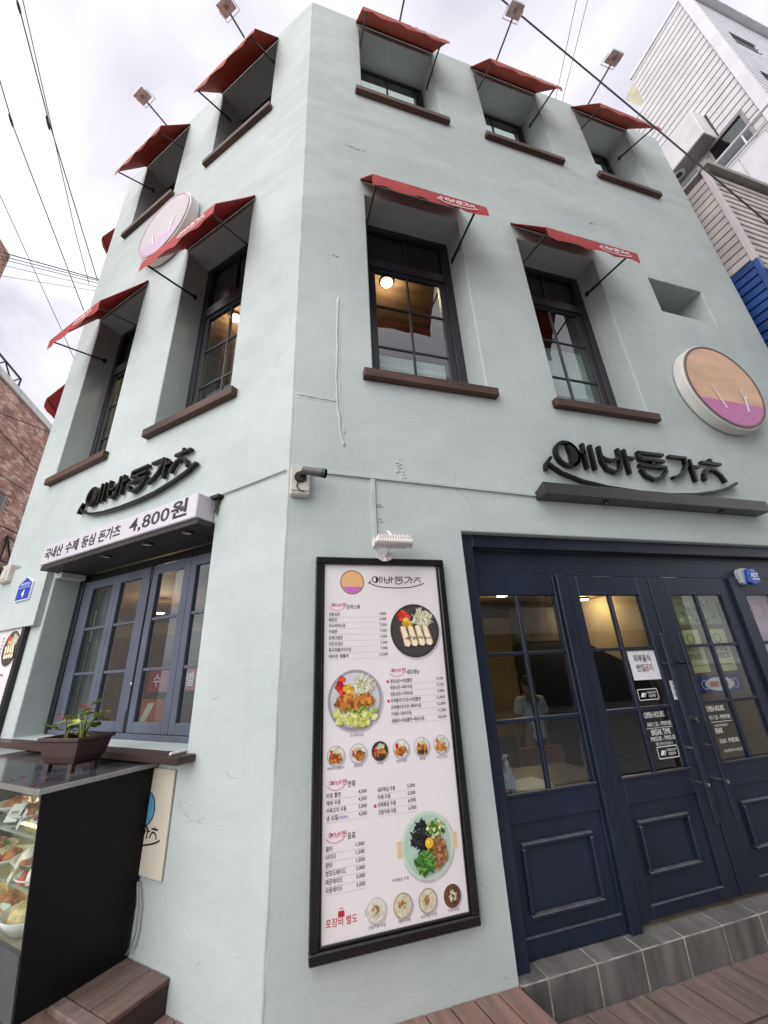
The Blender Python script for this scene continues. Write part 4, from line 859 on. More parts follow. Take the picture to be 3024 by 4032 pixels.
    for i, (t, p) in enumerate([('콜라', '1,500'), ('사이다', '1,500'), ('환타', '1,500'), ('청포도에이드', '3,000'), ('레몬에이드', '3,000'), ('자몽에이드', '3,000')]): row(t, p, .264, .457, .838-.0315*i)
    CR = pm(190, 34, 54)
    text(mb, '포장비 별도', X(.266), Z(.556), .036, y, CR, width=.15, bold=.008)
    for t, x, z in [('와사비마요돈', .430, 1.318), ('에바돈 샘플러', .313, 1.176), ('생등심돈', .434, 1.176), ('카레돈', .555, 1.175), ('로제크림돈', .677, 1.174), ('매운돈', .799, 1.173), ('치킨 안심', .916, 1.171), ('마제볶음 우동', .638, .672), ('크림카레 우동', .510, .516), ('에바 우동', .648, .514), ('새우튀김 우동', .773, .512), ('카레 우동', .906, .511)]:
        text(mb, t, X(x), Z(z), .016, y, pm(92, 84, 92), width=.0125*len(t), align='c')
    mb.build('lettering', pan)
    mb = MB(); mb.flat([(X(.324), Z(.584)), (X(.354), Z(.584)), (X(.354), Z(.606)), (X(.324), Z(.606))], y, CR); mb.stroke([(X(.332), Z(.606)), (X(.333), Z(.614)), (X(.339), Z(.618)), (X(.345), Z(.614)), (X(.346), Z(.606))], .0025, y, None, CR); mb.build('bag_symbol', pan)
    mb = MB(); mb.disc(X(.417), Z(2.163), .072, .072, y, pm(230, 178, 126), 36); mb.ring(X(.417), Z(2.163), .070, .075, y-.0003, pm(104, 70, 56), 36); mb.disc(X(.417), Z(2.163), .067, .067, y-.0004, pm(196, 110, 196), 24, R_(205), R_(335)); mb.build('round_emblem', pan)
    SH = pm(196, 186, 192)
    def pic(cx, cz, r, rim, inner, kind, ears=False):
        m2 = MB(); m2.disc(X(cx)+.006, Z(cz)-.008, r*1.03, r*1.03, y+.0002, SH, 32)
        if ears:
            for sgn_ in (-1, 1): m2.flat([(X(cx)+sgn_*r*.9, Z(cz)-r*.22), (X(cx)+sgn_*r*1.16, Z(cz)-r*.26), (X(cx)+sgn_*r*1.16, Z(cz)+r*.24), (X(cx)+sgn_*r*.9, Z(cz)+r*.22)][::sgn_], y-.0001, pm(222, 190, 150) if r > .1 else pm(200, 196, 196))
        plate(m2, X(cx), Z(cz), r, y-.0003, rim, inner, kind, rr); m2.build('food_picture', pan)
    gr = pm(176, 174, 180)
    pic(.809, 1.866, .160, pm(56, 52, 54), pm(70, 64, 64), 'roll'); pic(.424, 1.500, .156, pm(156, 154, 162), pm(204, 204, 208), 'wasabi')
    for i, (x, k) in enumerate(((.313, 'kat'), (.434, 'kat'), (.555, 'dark'), (.677, 'kat'), (.799, 'dark'), (.916, 'kat'))): pic(x, 1.238, .047, gr if i != 2 else pm(70, 64, 64), pm(226, 222, 222) if i != 2 else pm(60, 56, 50), k)
    pic(.794, .795, .144, pm(196, 214, 200), pm(176, 200, 184), 'maze', True)
    pic(.508, .580, .049, pm(196, 190, 190), pm(224, 218, 210), 'soup', True); pic(.643, .576, .049, pm(150, 140, 130), pm(214, 204, 180), 'soup'); pic(.773, .574, .049, pm(150, 140, 130), pm(214, 204, 180), 'soup'); pic(.906, .572, .047, pm(80, 60, 54), pm(110, 76, 60), 'curry')
menu_board('R', 0, 0, 'tall black framed menu board between the corner and the entrance')
menu_board('L', -4.175, .125, 'black framed menu board cut by the left edge beside the folding window')

# lamp over the menu board
g = thing('menu_lamp', 'white finned lamp above the tall menu board', 'lamp', (.66, 0, 2.30))
mb = MB(); n = 18
mb.prism([(.63+.062*math.cos(a), 2.352+.06*math.sin(a)) for a in [math.pi+math.pi*i/n for i in range(n+1)]], -.064, -.052, WHITEP); mb.build('wall_plate', g, bevel=.003)
mb = MB(); mb.tube([(.63, -.062, 2.33), (.63, -.10, 2.345), (.65, -.13, 2.372)], .012, WHITEP, 8); mb.tube([(.63, -.07, 2.292), (.63, -.07, 2.31)], .01, WHITEP, 8); mb.build('arm', g)
hd = bx('lamp_head', .535, .775, -.215, -.085, 2.375, 2.400, mat('white_lamp_paint', (.80, .74, .72), .4, .04, 5), g, bev=.006)
for i in range(13): bx('cooling_fin', .552+.0168*i, .559+.0168*i, -.205, -.095, 2.4005, 2.430, MATS['white_lamp_paint'], g, bev=.002)
bx('lens', .55, .76, -.205, -.095, 2.3705, 2.3748, mat('lamp_lens', (.6, .6, .58), .2), g, bev=0)
bx('side_bracket', .527, .5345, -.18, -.12, 2.36, 2.415, WHITEP, g); bx('side_bracket', .7755, .783, -.18, -.12, 2.36, 2.415, WHITEP, g)
MB().tube([(.655, -.13, 2.425), (.658, -.125, 2.45), (.648, -.11, 2.475), (.642, -.09, 2.49)], [.011, .009, .008, .006], WHITEP, 8).build('cable_gland', g, smooth=True)

# conduits
def conduit(fr, pts, label, w_=.022):
    mb = MB()
    for (a, b) in zip(pts[:-1], pts[1:]):
        if abs(a[0]-b[0]) < abs(a[1]-b[1]): mb.box(a[0]-w_/2, a[0]+w_/2, -.016, -.0, min(a[1], b[1]), max(a[1], b[1]), CONDUIT)
        else: mb.prism([(a[0], a[1]-w_/2), (b[0], b[1]-w_/2), (b[0], b[1]+w_/2), (a[0], a[1]+w_/2)], -.016, -.0, CONDUIT)
    tag(mb.build('cable_conduit', None, (pts[0][0], 0, pts[0][1]), fr, bevel=.002), label, 'conduit')
conduit('R', [(.14, 2.932), (1.92, 2.878)], 'long pale surface conduit running right from the corner camera')
conduit('R', [(.580, 2.904), (.580, 2.40)], 'short vertical conduit dropping to the menu lamp', .03)
conduit('L', [(-4.14, 2.825), (-2.90, 2.85)], 'white conduit at the left end of the price sign', .03)
mb = MB(); mb.tube([(-.64, -.012, 2.900), (-.35, -.010, 2.912), (-.015, -.012, 2.925)], .0055, mat('grey_cable', (.22, .23, .23), .5), 6); tag(mb.build('cable_conduit', None, (-.3, 0, 2.9), 'L'), 'thin grey cable from the price sign to the corner camera', 'cable')

# corner camera
g = thing('security_camera', 'black bullet camera on a cream junction box at the corner', 'camera', (.075, 0, 2.73))
bx('junction_box', .012, .138, -.062, -.002, 2.725, 2.930, CREAMP, g, bev=.008); bx('box_lid', .016, .134, -.070, -.0625, 2.75, 2.926, CREAMP, g, bev=.003)
MB().tube([(.075, -.071, 2.845), (.075, -.088, 2.845)], [.042, .034], BLACKMET, 18).build('mount', g)
MB().tube([(.075, -.088, 2.85), (.085, -.112, 2.865), (.11, -.12, 2.866)], .014, BLACKMET, 10).build('arm', g)
MB().tube([(.085, -.125, 2.868), (.205, -.165, 2.838)], [.027, .029], mat('grey_camera_body', (.09, .085, .085), .35, .1), 18).build('camera_body', g)
MB().tube([(.204, -.1648, 2.8383), (.228, -.173, 2.832)], [.031, .031], BLACKMET, 18, False).build('sun_hood', g)
MB().lathe((.211, -.167, 2.836), [(.001, -.012), (.012, -.006), (.012, .006), (.001, .012)], mat('lens_glass', (.01, .01, .012), .1), 14).build('lens', g)
MB().tube([(.06, -.075, 2.81), (.052, -.08, 2.77), (.075, -.08, 2.742), (.1, -.07, 2.745)], .004, DARKMET, 6).build('cord', g)
g = thing('security_camera', 'white camera housing at the left end of the wall beside the address plate', 'camera', (-3.82, 0, 2.65), 'L')
bx('junction_box', -3.93, -3.72, -.11, -.002, 2.67, 2.86, CREAMP, g, bev=.012); bx('box_lid', -3.85, -3.745, -.118, -.1105, 2.70, 2.80, CREAMP, g, bev=.004)
MB().lathe((-3.90, -.14, 2.80), [(.0, -.05), (.035, -.035), (.05, 0), (.045, .03), (.03, .05)], BLACKMET, 16).build('dome', g, smooth=True)

# ------------------------------------------------------------------ food display case with planter
case = thing('display_case', 'black sided glass food display case below the folding window', 'display case', (-1.7, -.3, .302), 'L')
SIDE = [(-.015, .303), (-.49, .303), (-.585, 1.165), (-.015, 1.165)]
for xa in (-.945, -2.45): MB().xprism(SIDE, xa-.014, xa, BLACKPAN).build('side_panel', case, bevel=.003)
GRAN = mat('polished_dark_granite', (.075, .075, .082), .12, .35, 7, detail=8)
tp = bx('top_slab', -2.47, -.930, -.605, -.006, 1.167, 1.192, GRAN, case, bev=.002); bx('trim', -2.472, -.929, -.612, -.606, 1.164, 1.1925, STEEL, case); bx('trim', -.9285, -.922, -.612, -.008, 1.166, 1.1905, mat('grey_edge_trim', (.30, .28, .28), .35, .1), case)
SH = lambda z: -.49-(z-.303)/.862*.095
MB().xprism([(SH(.545)-.001, .545), (SH(.303)-.001, .303), (SH(.303)+.02, .303), (SH(.545)+.02, .545)], -2.448, -.961, mat('grey_case_front', (.06, .06, .07), .3, .1)).build('front_panel', case)
MB().xprism([(SH(1.160)-.001, 1.160), (SH(.55)-.001, .55), (SH(.55)+.004, .55), (SH(1.160)+.004, 1.160)], -2.446, -.963, GLASS2).build('front_glass', case)
bx('floor_panel', -2.448, -.961, -.50, -.03, .525, .545, mat('case_floor', (.30, .26, .19), .5, .15), case); bx('back_panel', -2.448, -.961, -.03, -.018, .303, 1.164, mat('case_back', (.42, .38, .30), .5, .1), case)
SHG = mat('shelf_glass_edge', (.25, .27, .22), .15, .1)
for z in (.764, .973):
    bx('shelf', -2.446, -.963, SH(z)+.03, -.032, z-.008, z, glass('shelf_glass', (.80, .84, .76), 1.5), case, bev=0); bx('shelf_edge', -2.446, -.963, SH(z)+.022, SH(z)+.029, z-.010, z+.002, SHG, case, bev=.001)
bx('light_strip', -2.30, -1.05, -.10, -.07, 1.150, 1.164, emit('case_light', (1.0, .78, .46), 9.0), case, bev=0)
bx('light_strip', -2.30, -1.05, -.055, -.035, .745, .755, MATS['case_light'], case, bev=0)
# bowls of display food
PORC = mat('white_porcelain', (.62, .61, .58), .2, .05, 5); FRY = mat('orange_fried_crumb', (.44, .16, .03), .6, .45, 40, .9, 60, dist=.01); YEL = mat('pale_noodles', (.58, .46, .20), .5, .35, 30, .6, 40, dist=.008)
CRE = mat('white_cream', (.72, .68, .60), .45, .1, 20, .5, 40); GRN = mat('green_salad', (.06, .14, .03), .5, .5, 30, .6, 40); REDM = mat('red_garnish', (.42, .06, .05), .5, .4, 30)
def lump(mb, c, rx, ry, rz, m, n=9, k=5):
    prof = [(math.sin(math.pi/2*(1-i/k)), math.sin(math.pi/2*i/k)) for i in range(k)]
    vs = []; fs = []
    for (a, b) in prof:
        for j in range(n):
            t = 2*math.pi*j/n; q = 1+random.uniform(-.14, .14); vs.append((c[0]+rx*a*math.cos(t)*q, c[1]+ry*a*math.sin(t)*q, c[2]+rz*b*(1+random.uniform(-.15, .15))))
    vs.append((c[0], c[1], c[2]+rz))
    for i in range(k-1):
        for j in range(n): fs.append((i*n+j, i*n+(j+1) % n, (i+1)*n+(j+1) % n, (i+1)*n+j))
    for j in range(n): fs.append(((k-1)*n+j, (k-1)*n+(j+1) % n, len(vs)-1))
    mb.add(vs, fs, m)
def bowl(x, y, z, r, food, label, deep=.05, tilt=1.0):
    b = thing('food_bowl', label, 'bowl', (x, y, z), 'L', 'dishes in the display case')
    MB().lathe((x, y, z), [(r*.45, 0), (r*.5, .004), (r*.8, deep*.5), (r, deep), (r*.965, deep+.003), (r*.76, deep*.55), (r*.3, deep*.3)], PORC, 26, 1.15, .9).build('dish', b, smooth=True)
    for kind, dx_, dy_, rx, rz in food:
        mb = MB(); lump(mb, (x+dx_*r, y+dy_*r, z+deep*.55), rx*r, rx*r*.75, rz, kind); mb.build('food', b, smooth=True)
bowl(-1.40, -.40, .974, .12, [(FRY, -.1, 0, .75, .045), (YEL, .5, .1, .4, .03)], 'bowl of orange fried cutlet on the top shelf', .035)
bowl(-1.13, -.42, .974, .10, [(YEL, .2, .2, .6, .05), (CRE, -.1, -.3, .5, .05), (REDM, -.4, -.4, .4, .03)], 'bowl with white cream and red garnish on the top shelf', .04)
bowl(-1.50, -.42, .765, .12, [(YEL, -.2, 0, .6, .05), (FRY, .3, 0, .5, .05), (REDM, .1, -.5, .3, .04)], 'yellow noodle bowl on the middle shelf', .04)
bowl(-1.27, -.36, .765, .145, [(FRY, -.1, -.2, .75, .045), (CRE, -.2, -.3, .5, .075), (YEL, .4, .3, .5, .06), (YEL, -.5, .3, .4, .05)], 'large oval bowl of cutlet topped with white cream on the middle shelf', .045)
bowl(-1.075, -.47, .765, .09, [(GRN, 0, 0, .8, .06), (CRE, .5, -.4, .4, .06), (REDM, .2, -.6, .35, .05)], 'bowl of green salad with red garnish on the middle shelf', .035)
bowl(-1.42, -.40, .546, .12, [(FRY, 0, 0, .85, .07)], 'bowl of orange fried food on the bottom of the case', .05)
bowl(-1.17, -.42, .546, .125, [(YEL, 0, 0, .85, .075), (YEL, .4, .2, .4, .08)], 'deep white bowl of pale noodles on the bottom of the case', .075)
bowl(-1.66, -.38, .974, .11, [(FRY, 0, 0, .7, .05), (CRE, .3, .2, .5, .04)], 'bowl of fried food with cabbage at the far end of the top shelf', .04)
bowl(-1.00+-.08, -.24, .974, .08, [(YEL, 0, 0, .8, .05), (FRY, .2, 0, .4, .06)], 'small yellow bowl at the back of the top shelf', .04)
bowl(-1.74, -.40, .765, .11, [(FRY, 0, 0, .8, .06), (GRN, .5, .2, .3, .05)], 'bowl of fried food at the far end of the middle shelf', .04)
bowl(-1.08, -.20, .765, .085, [(YEL, 0, 0, .8, .06), (REDM, .3, .2, .3, .05)], 'small noodle bowl at the back of the middle shelf', .04)
bowl(-1.68, -.38, .546, .12, [(YEL, 0, 0, .8, .06), (FRY, -.3, 0, .5, .08)], 'bowl of noodles and fried food at the far end of the case floor', .05)
bowl(-1.10, -.18, .546, .09, [(FRY, 0, 0, .85, .07)], 'small orange fried bowl at the back of the case floor', .05)
for i, (x, y, z, a, lab) in enumerate([(-1.40, -.50, .980, .5, 'white price card on the top shelf, farther from the black panel'), (-1.23, -.535, .980, -.3, 'clear price card on the top shelf, nearer the black panel'), (-1.20, -.53, .770, -.3, 'pale price card on the middle shelf'), (-1.36, -.47, .552, .2, 'pale green price card on the case floor')]):
    pc = thing('price_card', lab, 'card', (x, y, z), 'L', 'cards in the display case')
    ca, sa = math.cos(a), math.sin(a); mb = MB(); q = [(-.035, 0), (.035, 0)]
    mb.add([(x+u*ca, y+u*sa, z) for u, _ in q]+[(x+u*ca-.02*sa*0, y+u*sa+.03, z+.075) for u, _ in q[::-1]]+[(x+u*ca, y+u*sa+.05, z) for u, _ in q], [(0, 1, 2, 3), (3, 2, 5, 4)], pm(206, 206, 200) if i != 3 else pm(176, 196, 176)); mb.build('card', pc)
    mb = MB(); mb.add([(x+(u*ca), y+u*sa+.3*t*.1-.0015, z+t*.075) for u, t in ((-.02, .45), (.02, .45), (.02, .62), (-.02, .62))], [(0, 1, 2, 3)], pm(120, 116, 116)); mb.build('print', pc)
cup = thing('sauce_cup', 'small white sauce cup on the top shelf against the case side', 'cup', (-1.03, -.30, .974), 'L'); MB().lathe((-1.03, -.30, .974), [(.022, 0), (.03, .05), (.027, .05), (.02, .006)], PORC, 16).build('cup_body', cup, smooth=True)
# case lead
tag(MB().tube([(-.935, -.02, .62), (-.915, -.03, .60), (-.885, -.03, .52), (-.88, -.03, .42), (-.90, -.03, .36), (-.93, -.03, .325)], .006, mat('grey_cable2', (.25, .25, .26), .5), 8).build('power_cord', None, (-.9, -.03, .4), 'L', smooth=True), 'grey power cord looping beside the display case', 'cord')

# planter
pl = thing('planter', 'brown plastic rectangular planter with short feet on the display case', 'planter', (-1.30, -.30, 1.193), 'L')
PB = mat('brown_plastic', (.062, .032, .030), .42, .12, 8, .15, 60)
mb = MB(); cxp, cyp = -1.275, -.315; prof = [(.115, .075, 1.222), (.135, .088, 1.235), (.150, .10, 1.262), (.160, .108, 1.30), (.166, .112, 1.325), (.180, .125, 1.327), (.182, .127, 1.345), (.168, .114, 1.345), (.160, .106, 1.325)]
prof = [(a*.87, b*.95, 1.1925+(z-1.1925)*1.16) for a, b, z in prof]
vs = []; fs = []
rot = R_(12)
def rp(dx_, dy_, z): return (cxp+dx_*math.cos(rot)-dy_*math.sin(rot), cyp+dx_*math.sin(rot)+dy_*math.cos(rot), z)
for a, b, z in prof: vs += [rp(-a, -b, z), rp(a, -b, z), rp(a, b, z), rp(-a, b, z)]
for i in range(len(prof)-1):
    for j in range(4): fs.append((i*4+j, i*4+(j+1) % 4, (i+1)*4+(j+1) % 4, (i+1)*4+j))
fs.append((3, 2, 1, 0)); mb.add(vs, fs, PB); mb.build('tub', pl, bevel=.004)
for sx in (-1, 1):
    for sy in (-1, 1):
        mb = MB(); q = [rp(sx*.088-.014, sy*.068-.012, 0), rp(sx*.088+.014, sy*.068-.012, 0), rp(sx*.088+.014, sy*.068+.012, 0), rp(sx*.088-.014, sy*.068+.012, 0)]
        mb.add([(x, y, 1.1925) for x, y, _ in q]+[(x, y, 1.235) for x, y, _ in q], [(3, 2, 1, 0), (4, 5, 6, 7), (0, 1, 5, 4), (1, 2, 6, 5), (2, 3, 7, 6), (3, 0, 4, 7)], PB); mb.build('foot', pl)
mb = MB(); mb.add([rp(-.140, -.10, 1.338), rp(.140, -.10, 1.338), rp(.140, .10, 1.338), rp(-.140, .10, 1.338)], [(0, 1, 2, 3)], mat('potting_soil', (.018, .012, .009), .95, .4, 40, .9, 60, dist=.01)); mb.build('soil', pl)
LEAF = mat('begonia_leaf', (.33, .42, .09), .42, .35, 30); STEM = mat('green_stem', (.20, .22, .06), .5, .3, 30); FLW = mat('red_flower', (.55, .03, .07), .5, .25, 40)
def leafblade(mb, c, l, wd, az, tilt, m):
    n = 9; ca, sa = math.cos(az), math.sin(az); pts = []
    out_ = [(0, 0), (.12, .62), (.38, .98), (.68, .86), (.92, .42), (1, 0), (.92, -.40), (.68, -.82), (.38, -1.0), (.12, -.66)]
    for a, b in out_:
        px = a*l; py = b*wd*.5*(1+random.uniform(-.1, .1)); pz = tilt*px-.35*wd*(b*b)*.5*0+.10*wd*math.sin(a*9)+abs(b)*wd*.12
        pts.append((c[0]+px*ca-py*sa, c[1]+px*sa+py*ca, c[2]+pz))
    mid = [(c[0]+a*l*ca, c[1]+a*l*sa, c[2]+tilt*a*l-.01*l) for a in (.25, .55, .8)]
    k = pts+mid; f = [(0, 1, 10), (1, 2, 10), (2, 11, 10), (2, 3, 11), (3, 12, 11), (3, 4, 12), (4, 5, 12), (5, 6, 12), (6, 7, 12), (7, 11, 12), (7, 8, 11), (8, 10, 11), (8, 9, 10), (9, 0, 10)]
    mb.add(k, f, m)
def flowerplant(x, y, h, spread, label, nl, fl):
    p = thing('begonia_plant', label, 'plant', (x, y, 1.318), 'L', 'plants in the brown planter')
    tops = []
    for i in range(3):
        a = i*2.1+x*9; tx, ty = x+spread*.45*math.cos(a), y+spread*.3*math.sin(a)
        mb = MB(); hh = h*(.75+.25*((i*7) % 3)/2); mb.tube([(x+.006*math.cos(a), y, 1.315), (x+(tx-x)*.3, y+(ty-y)*.3, 1.335+hh*.5), (tx, ty, 1.335+hh)], [.0085, .007, .004], STEM, 6); mb.build('stem', p, smooth=True); tops.append((tx, ty, 1.335+hh))
    for i in range(nl):
        t = tops[i % 3]; a = random.uniform(0, 6.28); z = t[2]-random.uniform(-.02, .075); mb = MB()
        e_ = (t[0]+.02*math.cos(a), t[1]+.02*math.sin(a), z+.012); mb.tube([t, e_], .002, STEM, 5)
        leafblade(mb, e_, random.uniform(.06, .09), random.uniform(.055, .08), a, random.uniform(-.6, .5), LEAF); mb.build('leaf', p, smooth=True)
    for (fx, fz) in fl:
        t = tops[0]; mb = MB(); mb.tube([t, (t[0]+(fx-t[0])*.5, t[1]-.01, max(t[2], fz)-.01), (fx, y-.01, fz)], .0016, mat('pink_stalk', (.35, .12, .08), .5), 5); mb.build('flower_stalk', p)
        for k in range(5):
            mb = MB(); ox, oz = random.uniform(-.022, .022), random.uniform(-.014, .010)
            for s_ in range(3): leafblade(mb, (fx+ox, y-.01+random.uniform(-.008, .008), fz+oz), .013, .013, s_*2.1+k, random.uniform(-.8, .4), FLW)
            mb.build('flower', p)
flowerplant(-1.375, -.33, .13, .08, 'left leafy plant in the brown planter with red flowers drooping to the left', 8, [(-1.50, 1.475)])
flowerplant(-1.235, -.31, .165, .15, 'right leafy plant in the brown planter with red flowers held high', 12, [(-1.285, 1.535), (-1.22, 1.515)])
for i in range(9):
    x, y = -1.02-random.random()*.35, -.585+random.random()*.16
    mb = MB(); leafblade(mb, (x, y, 1.1935), .018, .014, random.uniform(0, 6), .05, FLW if i % 2 else mat('dry_leaf', (.22, .15, .08), .7)); tag(mb.build('fallen_petal', None, (x, y, 1.1935), 'L'), 'fallen petals and dry leaf bits on the dark case top', 'petal', 'fallen petals on the case top')

# ------------------------------------------------------------------ interior things seen through the glass
WARM = (1.0, .74, .42)
def ceiling_lamp(x, y, z, label, e=14, r=.09, watts=16):
    l = thing('ceiling_lamp', label, 'lamp', (x, y, z), 'R', 'lit ceiling lamps inside the shop')
    MB().lathe((x, y, z), [(r*1.15, 0), (r*1.15, .03), (r*.9, .03)], DARKMET, 22).build('rim', l); MB().lathe((x, y, z-.012), [(r*.7, 0), (r, .008), (r, .011)], emit('lamp_glow', (1.0, .72, .36), e), 22).build('diffuser', l)
    ld = bpy.data.lights.new('lamp_light', 'POINT'); ld.energy = watts; ld.color = WARM; ld.shadow_soft_size = .08
    lo = bpy.data.objects.new('lamp_light', ld); COL.objects.link(lo); lo.parent = l; lo.location = (0, 0, -.12)
ceiling_lamp(3.62, 3.35, 2.665, 'round lit ceiling lamp seen through the window left of the doors', watts=8); ceiling_lamp(5.60, 3.75, 2.665, 'round lit ceiling lamp seen at the top of the left door', watts=10)
ceiling_lamp(1.16, 1.05, 6.385, 'lit ceiling lamp behind the middle floor window next to the corner', 22, .075, 9); ceiling_lamp(-.80, 2.08, 6.385, 'lit ceiling lamp behind the left facade middle floor window', 22, .075, 9)
ceiling_lamp(-1.55, 3.75, 2.50, 'lit lamp behind the folding window', 22, .05, 10); ceiling_lamp(-.2, 3.6, 2.60, 'lit lamp deep behind the folding window', 18, .07, 9)
# partitions
pt = thing('partition_wall', 'grey rough stone wall piece inside behind the side window', 'wall', (4.6, 4.2, 0), 'R'); bx('stone_block', 4.42, 5.40, 4.2, 4.5, 1.95, 2.6, STONEIN, pt, bev=.02); bx('dark_cabinet', 4.40, 5.45, 4.0, 4.5, 0.0, 1.93, mat('near_black_cabinet', (.012, .011, .011), .6), pt)
pt = thing('staircase', 'dark staircase side sloping down behind the left door', 'stairs', (5.0, 3.2, 0), 'R')
MB().prism([(4.72, 0), (5.94, 0), (5.94, 1.38), (4.72, 1.93)], 3.1, 3.2, mat('black_stair_side', (.008, .008, .009), .6)).build('stair_side', pt)
for i in range(6): bx('tread', 4.74+.19*i, 4.95+.19*i, 3.21, 3.95, 1.82-.085*i, 1.86-.085*i, COUNTER, pt)
tb = thing('table', 'dark table just inside the window left of the doors', 'table', (1.75, .5, 0), 'R'); bx('table_top', 1.30, 2.35, .21, .85, .83, .86, mat('grey_brown_table', (.055, .045, .036), .35, .15, 4), tb, bev=.004)
for x in (1.36, 2.29):
    for y in (.27, .79): bx('leg', x-.02, x+.02, y-.02, y+.02, 0.0, .83, DARKMET, tb)
ch = thing('chair', 'reddish brown chair back behind the window table', 'chair', (2.35, 1.05, 0), 'R')
CW = mat('red_brown_leather', (.16, .05, .022), .4, .2, 5); bx('backrest', 2.05, 2.50, 1.0, 1.06, .62, .95, CW, ch, bev=.02); bx('seat', 2.05, 2.50, 1.06, 1.5, .42, .48, CW, ch, bev=.02)
for x in (2.08, 2.47):
    for y in (1.03, 1.46): bx('leg', x-.018, x+.018, y-.018, y+.018, 0, .62 if y < 1.2 else .42, STEEL, ch)
bt = thing('sanitizer_bottle', 'clear pump bottle of hand sanitizer on the inside table', 'bottle', (1.52, .33, .86), 'R')
CLR = mat('clear_plastic_gel', (.48, .47, .47), .15, .1, 6); MB().lathe((1.52, .33, .8605), [(.034, 0), (.036, .01), (.036, .115), (.028, .135), (.014, .145)], CLR, 18).build('bottle_body', bt, smooth=True); MB().lathe((1.52, .33, 1.0055), [(.017, 0), (.017, .03), (.006, .032), (.006, .055), (.018, .057), (.018, .066)], WHITEP, 14).build('pump', bt)
MB().tube([(1.52, .33, 1.066), (1.49, .305, 1.066), (1.478, .295, 1.055)], .005, WHITEP, 6).build('nozzle', bt); bx('bottle_label', 1.50, 1.545, .289, .2935, .885, .955, pm(196, 186, 206), bt, bev=0)
bxo = thing('tissue_box', 'purple and white small box with a yellow band on the inside table', 'box', (1.43, .27, .86), 'R'); bx('carton', 1.385, 1.475, .235, .29, .8605, .985, pm(206, 198, 212), bxo, bev=.002); bx('carton_band', 1.384, 1.476, .234, .291, .862, .905, pm(92, 30, 90), bxo, bev=0); bx('carton_stripe', 1.40, 1.46, .2325, .2337, .885, .900, pm(214, 160, 40), bxo, bev=0)
for i, (x, y, a, m_, lab) in enumerate([(1.72, .44, .2, pm(238, 222, 206), 'topmost paper sheet lying on the inside table'), (1.70, .40, -.1, pm(226, 226, 206), 'lower paper sheet lying on the inside table')]):
    mb = MB(); ca, sa = math.cos(a), math.sin(a); z = .8625+.002*(1-i)
    mb.add([(x+u*ca-v*sa, y+u*sa+v*ca, z+q) for q in (0, .0012) for u, v in ((-.15, -.10), (.15, -.10), (.15, .10), (-.15, .10))], [(3, 2, 1, 0), (4, 5, 6, 7), (0, 1, 5, 4), (1, 2, 6, 5), (2, 3, 7, 6), (3, 0, 4, 7)], m_); tag(mb.build('paper_sheet', None, (x, y, z)), lab, 'paper')
es = thing('easel_stand', 'thin metal easel stand inside behind the side window', 'stand', (4.0, 2.6, 0), 'R')
for nm, q in (('pole', [(3.95, 2.6, 0), (4.02, 2.6, 1.55)]), ('leg', [(4.0, 2.6, .75), (4.22, 2.5, 0)]), ('leg', [(4.0, 2.6, .75), (4.2, 2.9, 0)]), ('brace', [(3.97, 2.6, .35), (4.13, 2.54, .33)])): MB().tube(q, .012, WHITEP, 6).build(nm, es)
rb = thing('red_banner', 'dark red banner with white Korean characters inside the folding window', 'banner', (-1.8, .62, 1.5), 'L')
bx('cloth', -2.15, -1.25, .62, .63, 1.545, 1.74, pm(128, 22, 40), rb, bev=0); mb = MB(); text(mb, '수', -2.08, 1.60, .12, .617, pm(210, 196, 196), bold=.02); text(mb, '별', -1.62, 1.60, .12, .617, pm(210, 196, 196), bold=.02); mb.build('lettering', rb)
ob_ = thing('orange_sign', 'orange board with a white slanted mark low inside the folding window', 'sign', (-2.0, .60, 1.25), 'L'); bx('board', -2.22, -1.84, .60, .61, 1.26, 1.49, pm(150, 66, 36), ob_, bev=0)
mb = MB(); mb.flat([(-2.18, 1.29), (-2.09, 1.29), (-1.98, 1.46), (-2.07, 1.46)], .597, pm(190, 180, 170)); mb.build('mark', ob_)
kp = thing('added_dark_panel', 'added dark panel behind the folding window that hides the bright room', 'added_panel', (-2.2, .8, 0), 'L'); bx('panel', -3.7, -.85, .80, .84, 0, 2.06, mat('dark_brown_screen', (.012, .010, .009), .6, .3, 2), kp); bx('added_panel_cap', -3.7, -.85, .78, .86, 2.061, 2.09, mat('warm_pine', (.34, .20, .08), .6, .3, 3, stretch=(.3, 3, 6)), kp)  # added panel, darkens the lower panes by blocking the bright room
sl = thing('wooden_shelf', 'warm lit wooden wall boards behind the folding window', 'shelf', (-1.9, 2.2, 0), 'L')
for i in range(6): bx('board', -2.9, -.3, 2.3, 2.34, 1.9+.13*i, 2.02+.13*i, mat('warm_pine', (.34, .20, .08), .6, .3, 3, stretch=(.3, 3, 6)), sl)
